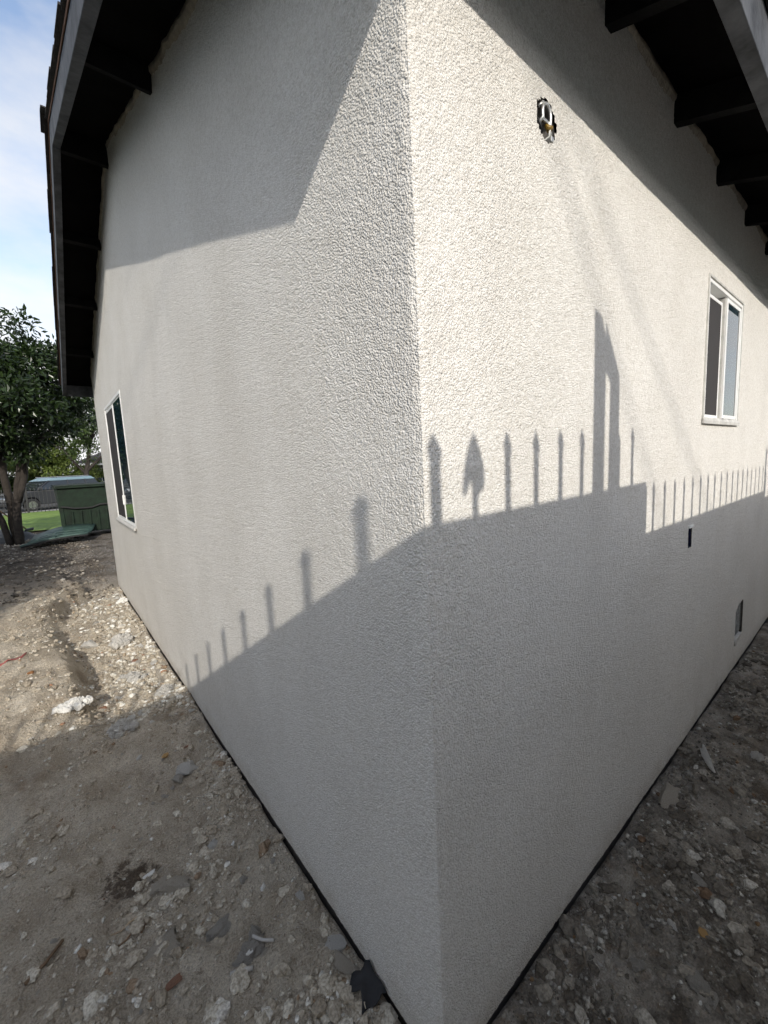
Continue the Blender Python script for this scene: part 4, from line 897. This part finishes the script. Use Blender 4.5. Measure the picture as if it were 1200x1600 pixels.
def item(name, me, m, x, y, s, label, cat, rz=None, sink=0.25, group=None, tilt=0.15):
    me = me.copy(); me.materials.clear(); o = link(name, me, m); rest(o, x, y, s, rz, sink, tilt); return tag(o, label, cat, group)

cA = clump_mesh('plaster_clump', 3, 120, (1.0, 0.6)); cB = clump_mesh('plaster_clump', 4, 110, (0.95, 0.75)); cC = clump_mesh('plaster_clump', 6, 70, (0.9, 0.6))
LM = [lump_mesh('stone', 40 + k, 0.34, 0.62, 3, True) for k in range(8)]
item('plaster_clump', cA, M_['c_white'], -0.640, 2.53, 0.135, 'bright white crumbled plaster heap at the edge of the sunlit dirt', 'plaster', 0.3)
item('plaster_clump', cB, M_['c_pale'], -0.435, 2.23, 0.135, 'pale grey crumbled plaster heap right of the white one', 'plaster', 0.7)
item('plaster_clump', cC, M_['c_pale'], -0.135, 2.56, 0.12, 'pile of pale rubble lumps against the gable wall in sunlight', 'plaster', 1.1)
item('plaster_clump', cB, M_['c_pale'], -0.28, 3.05, 0.15, 'spread of pale rubble in the sunlit gully', 'plaster', 2.0, 0.45)
item('plaster_clump', cA, M_['c_pale'], -0.25, 3.9, 0.19, 'sunlit white rubble further along the gully', 'plaster', 1.2, 0.45)
item('plaster_clump', cC, M_['c_white'], -0.07, 5.3, 0.13, 'white rubble at the foot of the gable wall near the shade', 'plaster', 1.2, 0.3)
item('stone', LM[0], M_['c_pale'], -0.47, 3.88, 0.07, 'large pale sunlit stone on the brink of the gully', 'stone', 0.4)
item('stone', LM[2], M_['c_pale'], -0.205, 1.69, 0.052, 'pale faceted rock beside the gable wall in shade', 'stone', 0.2, 0.15)
item('stone', LM[4], M_['c_grey'], -0.255, 1.64, 0.036, 'grey rock touching the pale faceted rock', 'stone', 0.9, 0.2)
item('stone', LM[1], M_['c_ochre'], -0.27, 1.86, (0.03, 0.022, 0.014), 'small ochre stone below the pale plaster heap', 'stone', 0.2)
item('stone', LM[3], M_['c_tan'], -0.408, 1.04, (0.062, 0.043, 0.040), 'long tan concrete lump beside the dark pit', 'stone', -0.75, 0.2)
item('stone', LM[5], M_['c_tan'], -0.448, 1.085, (0.042, 0.036, 0.032), 'rounded tan lump adjoining the long tan lump', 'stone', 0.3, 0.3)
shard = lump_mesh('shard', 91, 0.5, 0.6, 3, False)
item('concrete_shard', shard, M_['c_grey'], -0.302, 0.805, (0.048, 0.032, 0.022), 'angular grey concrete shard lying flat on the dirt', 'concrete', 0.25, 0.2)
slab = lump_mesh('slab', 97, 0.6, 0.55, 4, False)
item('concrete_slab', slab, M_['c_grey'], -0.270, 0.625, (0.046, 0.038, 0.030), 'broken grey mortar slab with plastic tubes beside it', 'concrete', 0.1, 0.4)
item('plaster_chip', LM[6], M_['c_white'], -0.268, 0.618, (0.018, 0.014, 0.006), 'white plaster chip lying on the broken mortar slab', 'plaster', 0.1, -1.2)
item('concrete_slab', slab, M_['c_grey'], -0.232, 0.655, (0.035, 0.026, 0.03), 'smaller mortar slab behind the broken one', 'concrete', 1.3, 0.2)
def tubeobj(name, pts, r, m, label, cat):
    P = [(x, y, gzs(x, y) + r * 0.75 + dz) for x, y, dz in pts]
    return tag(MB().tube(P, r, 7).build(name, m, None, True), label, cat)
tubeobj('plastic_tube', [(-0.335, 0.605, 0.004), (-0.308, 0.588, 0.004), (-0.276, 0.567, 0.003)], 0.0065, M_['pvc'], 'short pale plastic tube in front of the broken mortar slab', 'tube')
tubeobj('plastic_tube', [(-0.245, 0.65, 0.020), (-0.222, 0.618, 0.019), (-0.197, 0.583, 0.008)], 0.005, M_['pvc'], 'thin pale plastic strip over the smaller mortar slab', 'tube')
item('plaster_chip', LM[6], M_['c_white'], -0.466, 1.20, (0.028, 0.018, 0.012), 'white plaster chip at the far rim of the dark pit', 'plaster', 0.1)
item('plaster_chip', LM[7], M_['c_white'], -0.436, 0.99, (0.017, 0.012, 0.010), 'white plaster chip just below the dark pit', 'plaster', 0.6)
item('plaster_chip', LM[6], M_['c_white'], -0.705, 1.015, (0.018, 0.011, 0.005), 'thin white chip near the brown stick', 'plaster', 0.9)
item('plaster_chip', LM[7], M_['c_white'], -0.68, 0.965, (0.016, 0.010, 0.005), 'second thin white chip nearer the viewer by the brown stick', 'plaster', 0.2)
item('stone', LM[2], M_['c_pale'], -0.235, 1.13, 0.024, 'pale angular stone alone between pit and wall', 'stone', 0.5, 0.2)
item('stone', LM[4], M_['c_grey'], -0.19, 0.90, (0.02, 0.016, 0.018), 'small grey stone near the wall above the angular shard', 'stone', 0.5, 0.2)
item('concrete_slab', shard, M_['c_tan'], -0.50, 0.83, (0.065, 0.04, 0.02), 'flat dusty tan stone half sunk in dirt', 'stone', 0.3, 0.55)
item('brick_piece', LM[5], M_['c_rust'], -0.485, 0.715, (0.032, 0.02, 0.012), 'reddish brick fragment near the bottom edge of the dirt', 'brick', 0.2, 0.35)
item('stone', LM[1], M_['c_pale'], -0.05, 0.44, (0.05, 0.032, 0.016), 'whitish mortar spill along the gable wall foot', 'mortar', 2.1, 0.35)
item('stone', LM[3], M_['c_tan'], -0.055, 0.355, (0.05, 0.026, 0.022), 'tan mortar lump against the wall beside black paper', 'mortar', 1.9, 0.35)
item('stone', LM[5], M_['c_pale'], -0.062, 0.655, (0.022, 0.018, 0.014), 'small whitish round lump beside the wall', 'stone', 1.9, 0.3)
tubeobj('root', [(-0.615, 1.005, 0.0), (-0.585, 0.985, 0.003), (-0.56, 0.985, 0.004), (-0.525, 0.99, 0.004)], 0.0028, M_['root'], 'thin pale root lying below the dark pit', 'root')
tubeobj('root', [(-0.60, 0.955, 0.0), (-0.575, 0.945, 0.004), (-0.55, 0.955, 0.005), (-0.53, 0.935, 0.008), (-0.515, 0.955, 0.002)], 0.0032, M_['stick'], 'knotted brown root next to the pale root', 'root')
tubeobj('stick', [(-0.835, 0.975, 0.0), (-0.79, 1.015, 0.003), (-0.745, 1.08, 0.003)], 0.0055, M_['stick'], 'flat brown stick at the lower left', 'stick')
q = MB()
for i in range(9):
    u = i / 8; x = -1.08 + 0.19 * u; y = 3.30 + 0.22 * u + 0.02 * math.sin(u * 7)
    for s in (-1, 1): q.v.append((x + 0.004 * s, y - (0.017 + 0.008 * math.sin(17 * u)) * s, gzs(x, y - 0.02 * s) + 0.006 + 0.009 * math.sin(u * 13 + s)))
for i in range(8): q.f.append((2*i, 2*i+1, 2*i+3, 2*i+2))
o = q.build('red_strip', M_['red'], None, True); o.modifiers.new('t', 'SOLIDIFY').thickness = 0.004; tag(o, 'crumpled red plastic strip on sunlit dirt at the left edge', 'plastic')
item('dead_leaf', LM[7], M_['leaf_brown'], -0.85, 3.08, (0.035, 0.018, 0.022), 'curled rust brown leaf on the sunlit bank', 'leaf', 0.6, 0.1)
# black building paper tucked against the gable wall
q = MB()
for i in range(7):
    for j in range(5):
        u = i / 6; v = j / 4
        x = -0.010 - (0.062 + 0.018 * math.sin(9 * v + 1)) * u; y = 0.215 + 0.085 * v + 0.03 * u + 0.006 * math.sin(11 * u); q.v.append((x, y, gzs(x, y) + 0.013 + 0.028 * (1 - u) ** 2 + 0.007 * math.sin(6 * u + 7 * v)))
for i in range(6):
    for j in range(4): q.f.append((i*5+j, i*5+j+1, (i+1)*5+j+1, (i+1)*5+j))
o = q.build('black_paper', M_['paper'], None, True); o.modifiers.new('t', 'SOLIDIFY').thickness = 0.003; tag(o, 'folded black building paper against the wall foot at the bottom', 'paper')
# side yard
item('flat_stone', LM[2], M_['c_tan'], 1.40, -0.075, (0.10, 0.06, 0.06), 'flat tan stone leaning on the long wall foot', 'stone', 0.2, 0.1, tilt=0.05)
item('stone', LM[1], M_['c_ochre'], 0.905, -0.318, (0.022, 0.019, 0.014), 'orange brown pebble in the dark side yard', 'stone', 0.2, 0.2)
item('concrete_slab', slab, M_['c_grey'], 0.735, -0.352, (0.058, 0.042, 0.034), 'large grey mortar slab at the lower right', 'concrete', 0.7, 0.5, tilt=0.3)
item('plaster_chip', LM[3], M_['c_pale'], 1.74, -0.14, (0.10, 0.022, 0.02), 'long whitish mortar splinter in the side yard', 'plaster', 0.45, 0.2)
item('plaster_clump', cC, M_['c_pale'], 1.98, -0.28, 0.06, 'cluster of whitish lumps at the right edge', 'plaster', 0.4, 0.3)
item('stone', LM[0], M_['c_grey'], 0.665, -0.215, 0.026, 'grey stone left of the large mortar slab', 'stone', 0.4, 0.3)
item('stone', LM[4], M_['c_pale'], 0.85, -0.245, (0.028, 0.014, 0.012), 'pale sliver of mortar behind the orange pebble', 'stone', 0.9, 0.3)

# countable loose fragments
def scatter(n, area, smin, smax, kinds, labels, group):
    k = 0
    while k < n:
        x = random.uniform(area[0], area[1]); y = random.uniform(area[2], area[3])
        if x > -0.03 and y > -0.03: continue
        dens = 0.25 + 0.75 * float(vn(np.array([x / 0.35]), np.array([y / 0.35]), np.array([0.0]), 55)[0] > 0.5)
        if area[1] <= 0: dens *= 0.25 + 0.75 * math.exp(-abs(x) / 0.35)
        if random.random() > dens: continue
        i = random.randrange(len(kinds)); s = smin + (smax - smin) * random.random() ** 2.2
        o = link('rubble_fragment', FRAG[(random.randrange(8), kinds[i])], None)
        rest(o, x, y, (s * random.uniform(0.8, 1.5), s, s * random.uniform(0.6, 1.0)), None, 0.42, 0.4)
        size = 'tiny' if s < smin + 0.12 * (smax - smin) else 'small' if s < smin + 0.45 * (smax - smin) else 'larger'
        if area[1] <= 0: zone = 'close to the wall foot' if x > -0.17 else 'a step out from the wall' if x > -0.48 else 'far out from the wall'
        else: zone = 'close to the long wall' if y > -0.2 else 'out from the long wall'
        mid = (area[2] + area[3]) / 2 if area[1] <= 0 else (area[0] + area[1]) / 2
        zone += ', nearer half' if (y if area[1] <= 0 else x) < mid else ', farther half'
        tag(o, size + labels[i][5:] + ' ' + zone, 'rubble', group + ' ' + kinds[i][2:]); k += 1
FRAG = {}
for k in range(8):
    base = lump_mesh('rubble_fragment', 70 + k, 0.36, 0.7, 2, True)
    for c in ('c_white', 'c_pale', 'c_grey', 'c_tan', 'c_rust', 'c_dark'):
        mm = base.copy(); mm.materials.append(M_[c]); FRAG[(k, c)] = mm
LG = 'loose fragments by the gable wall'; RG = 'loose fragments in the side yard'
def labs(ks, where):
    nm = dict(c_white='small white plaster fragment', c_pale='small pale grey fragment', c_grey='small grey concrete fragment', c_tan='small tan stone fragment', c_rust='small rusty brick fragment', c_dark='small dark stone fragment')
    return [nm[k] + where for k in ks]
K1 = ['c_grey', 'c_tan', 'c_grey', 'c_tan', 'c_pale', 'c_tan', 'c_pale', 'c_tan', 'c_grey', 'c_rust', 'c_white', 'c_grey']
scatter(85, (-1.0, -0.03, 0.35, 2.3), 0.006, 0.021, K1, labs(K1, ' on shaded dirt'), LG + ' in shade')
K2 = ['c_pale', 'c_white', 'c_tan', 'c_pale', 'c_tan', 'c_grey', 'c_pale', 'c_white', 'c_tan', 'c_pale', 'c_grey', 'c_rust']
scatter(135, (-0.62, -0.03, 2.3, 5.8), 0.008, 0.040, K2, labs(K2, ' on sunlit dirt'), LG + ' in sun')
K3 = ['c_grey', 'c_tan', 'c_grey', 'c_dark', 'c_grey', 'c_pale']
scatter(80, (0.15, 3.2, -0.62, -0.03), 0.007, 0.026, K3, labs(K3, ' on dark soil'), RG)

# fine gravel: nobody could count it
def gravel(name, n, samp, smin, smax, m, label, sub=1):
    ico = bmesh.new(); bmesh.ops.create_icosphere(ico, subdivisions=sub, radius=1); ico.verts.ensure_lookup_table()
    bv = np.array([v.co[:] for v in ico.verts]); bf = np.array([[v.index for v in f.verts] for f in ico.faces]); ico.free()
    xy = samp(n); s = smin + (smax - smin) * rng.random(n) ** 3
    sc = s[:, None] * rng.uniform(0.6, 1.4, (n, 3)) * np.array([1, 1, 0.7]); a = rng.uniform(0, 6.28, n)
    jit = 1 + (0.35 if sub == 1 else 0.55) * (rng.random((n, len(bv), 1)) - 0.5)
    V = bv[None] * jit * sc[:, None, :]
    x = V[:, :, 0] * np.cos(a)[:, None] - V[:, :, 1] * np.sin(a)[:, None]; y = V[:, :, 0] * np.sin(a)[:, None] + V[:, :, 1] * np.cos(a)[:, None]
    V = np.stack([x + xy[:, :1], y + xy[:, 1:], V[:, :, 2] + (gz(xy[:, 0], xy[:, 1]) + (0.25 if sub == 1 else 0.0) * s)[:, None]], -1).reshape(-1, 3)
    F = (bf[None] + (np.arange(n) * len(bv))[:, None, None]).reshape(-1, 3)
    return tag(link(name, npmesh(name, V, F, False), m), label, 'gravel', kind='stuff')
def patch(x, y, s, thr): return vn(x / s, y / s, 0 * x, 77) + 0.35 * (vn(x / (s * 0.3), y / (s * 0.3), 0 * x, 78) - 0.5) > thr
def s_left(n):
    o = np.zeros((0, 2))
    while len(o) < n:
        y = 0.2 + 5.9 * rng.random(4 * n) ** 1.7; x = -1.05 * rng.random(4 * n) ** 1.5 - 0.02
        k = patch(x, y, 0.33, 0.42) | (rng.random(4 * n) < 0.18); o = np.r_[o, np.c_[x, y][k]]
    return o[:n]
def s_right(n):
    o = np.zeros((0, 2))
    while len(o) < n:
        x = 0.05 + 3.6 * rng.random(4 * n) ** 1.4; y = -0.02 - 0.68 * rng.random(4 * n)
        k = patch(x, y, 0.22, 0.40) | (rng.random(4 * n) < 0.2); o = np.r_[o, np.c_[x, y][k]]
    return o[:n]
def s_far(n): return np.c_[rng.uniform(-1.6, -0.3, n), rng.uniform(12.2, 14.6, n)]
gravel('gravel', 14500, s_left, 0.0015, 0.0092, GRAVEL, 'fine pale gravel strewn on dirt along the gable wall')
gravel('gravel', 13500, s_right, 0.0015, 0.0100, GRAVELD, 'fine dark gravel strewn over the side yard soil')
CLOD = stone_mat('soil_clods', [(0, (0.34, 0.295, 0.235)), (0.3, (0.40, 0.355, 0.29)), (0.6, (0.46, 0.415, 0.345)), (0.85, (0.53, 0.49, 0.42)), (0.95, (0.62, 0.59, 0.54)), (0.98, (0.27, 0.2, 0.14))])
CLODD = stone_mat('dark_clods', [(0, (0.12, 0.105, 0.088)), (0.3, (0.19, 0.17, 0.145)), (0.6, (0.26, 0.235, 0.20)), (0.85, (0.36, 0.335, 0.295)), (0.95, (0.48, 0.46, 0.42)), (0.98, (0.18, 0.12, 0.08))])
def s_gully(n): return np.c_[-0.02 - np.abs(rng.normal(size=n)) * 0.27, 2.25 + 3.5 * rng.random(n) ** 1.2]
CRUMB = stone_mat('plaster_crumbs', [(0, (0.42, 0.375, 0.305)), (0.3, (0.50, 0.46, 0.39)), (0.6, (0.62, 0.595, 0.54)), (0.8, (0.76, 0.745, 0.70)), (0.95, (0.40, 0.33, 0.25)), (0.98, (0.33, 0.2, 0.13))])
gravel('plaster_crumbs', 1900, s_gully, 0.004, 0.024, CRUMB, 'pale plaster crumbs lying in the sunlit gully along the wall', 1)
gravel('soil_clods', 2600, s_left, 0.006, 0.026, CLOD, 'crumbled tan soil clods along the gable wall', 2)
gravel('soil_clods', 2000, s_right, 0.006, 0.026, CLODD, 'crumbled dark soil clods in the side yard', 2)
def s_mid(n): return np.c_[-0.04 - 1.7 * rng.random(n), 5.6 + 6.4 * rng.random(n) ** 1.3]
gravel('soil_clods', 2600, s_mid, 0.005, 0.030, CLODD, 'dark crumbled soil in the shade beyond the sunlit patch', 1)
gravel('gravel', 1500, s_far, 0.008, 0.03, GRAVEL, 'pale gravel patch between fallen lid and lawn')
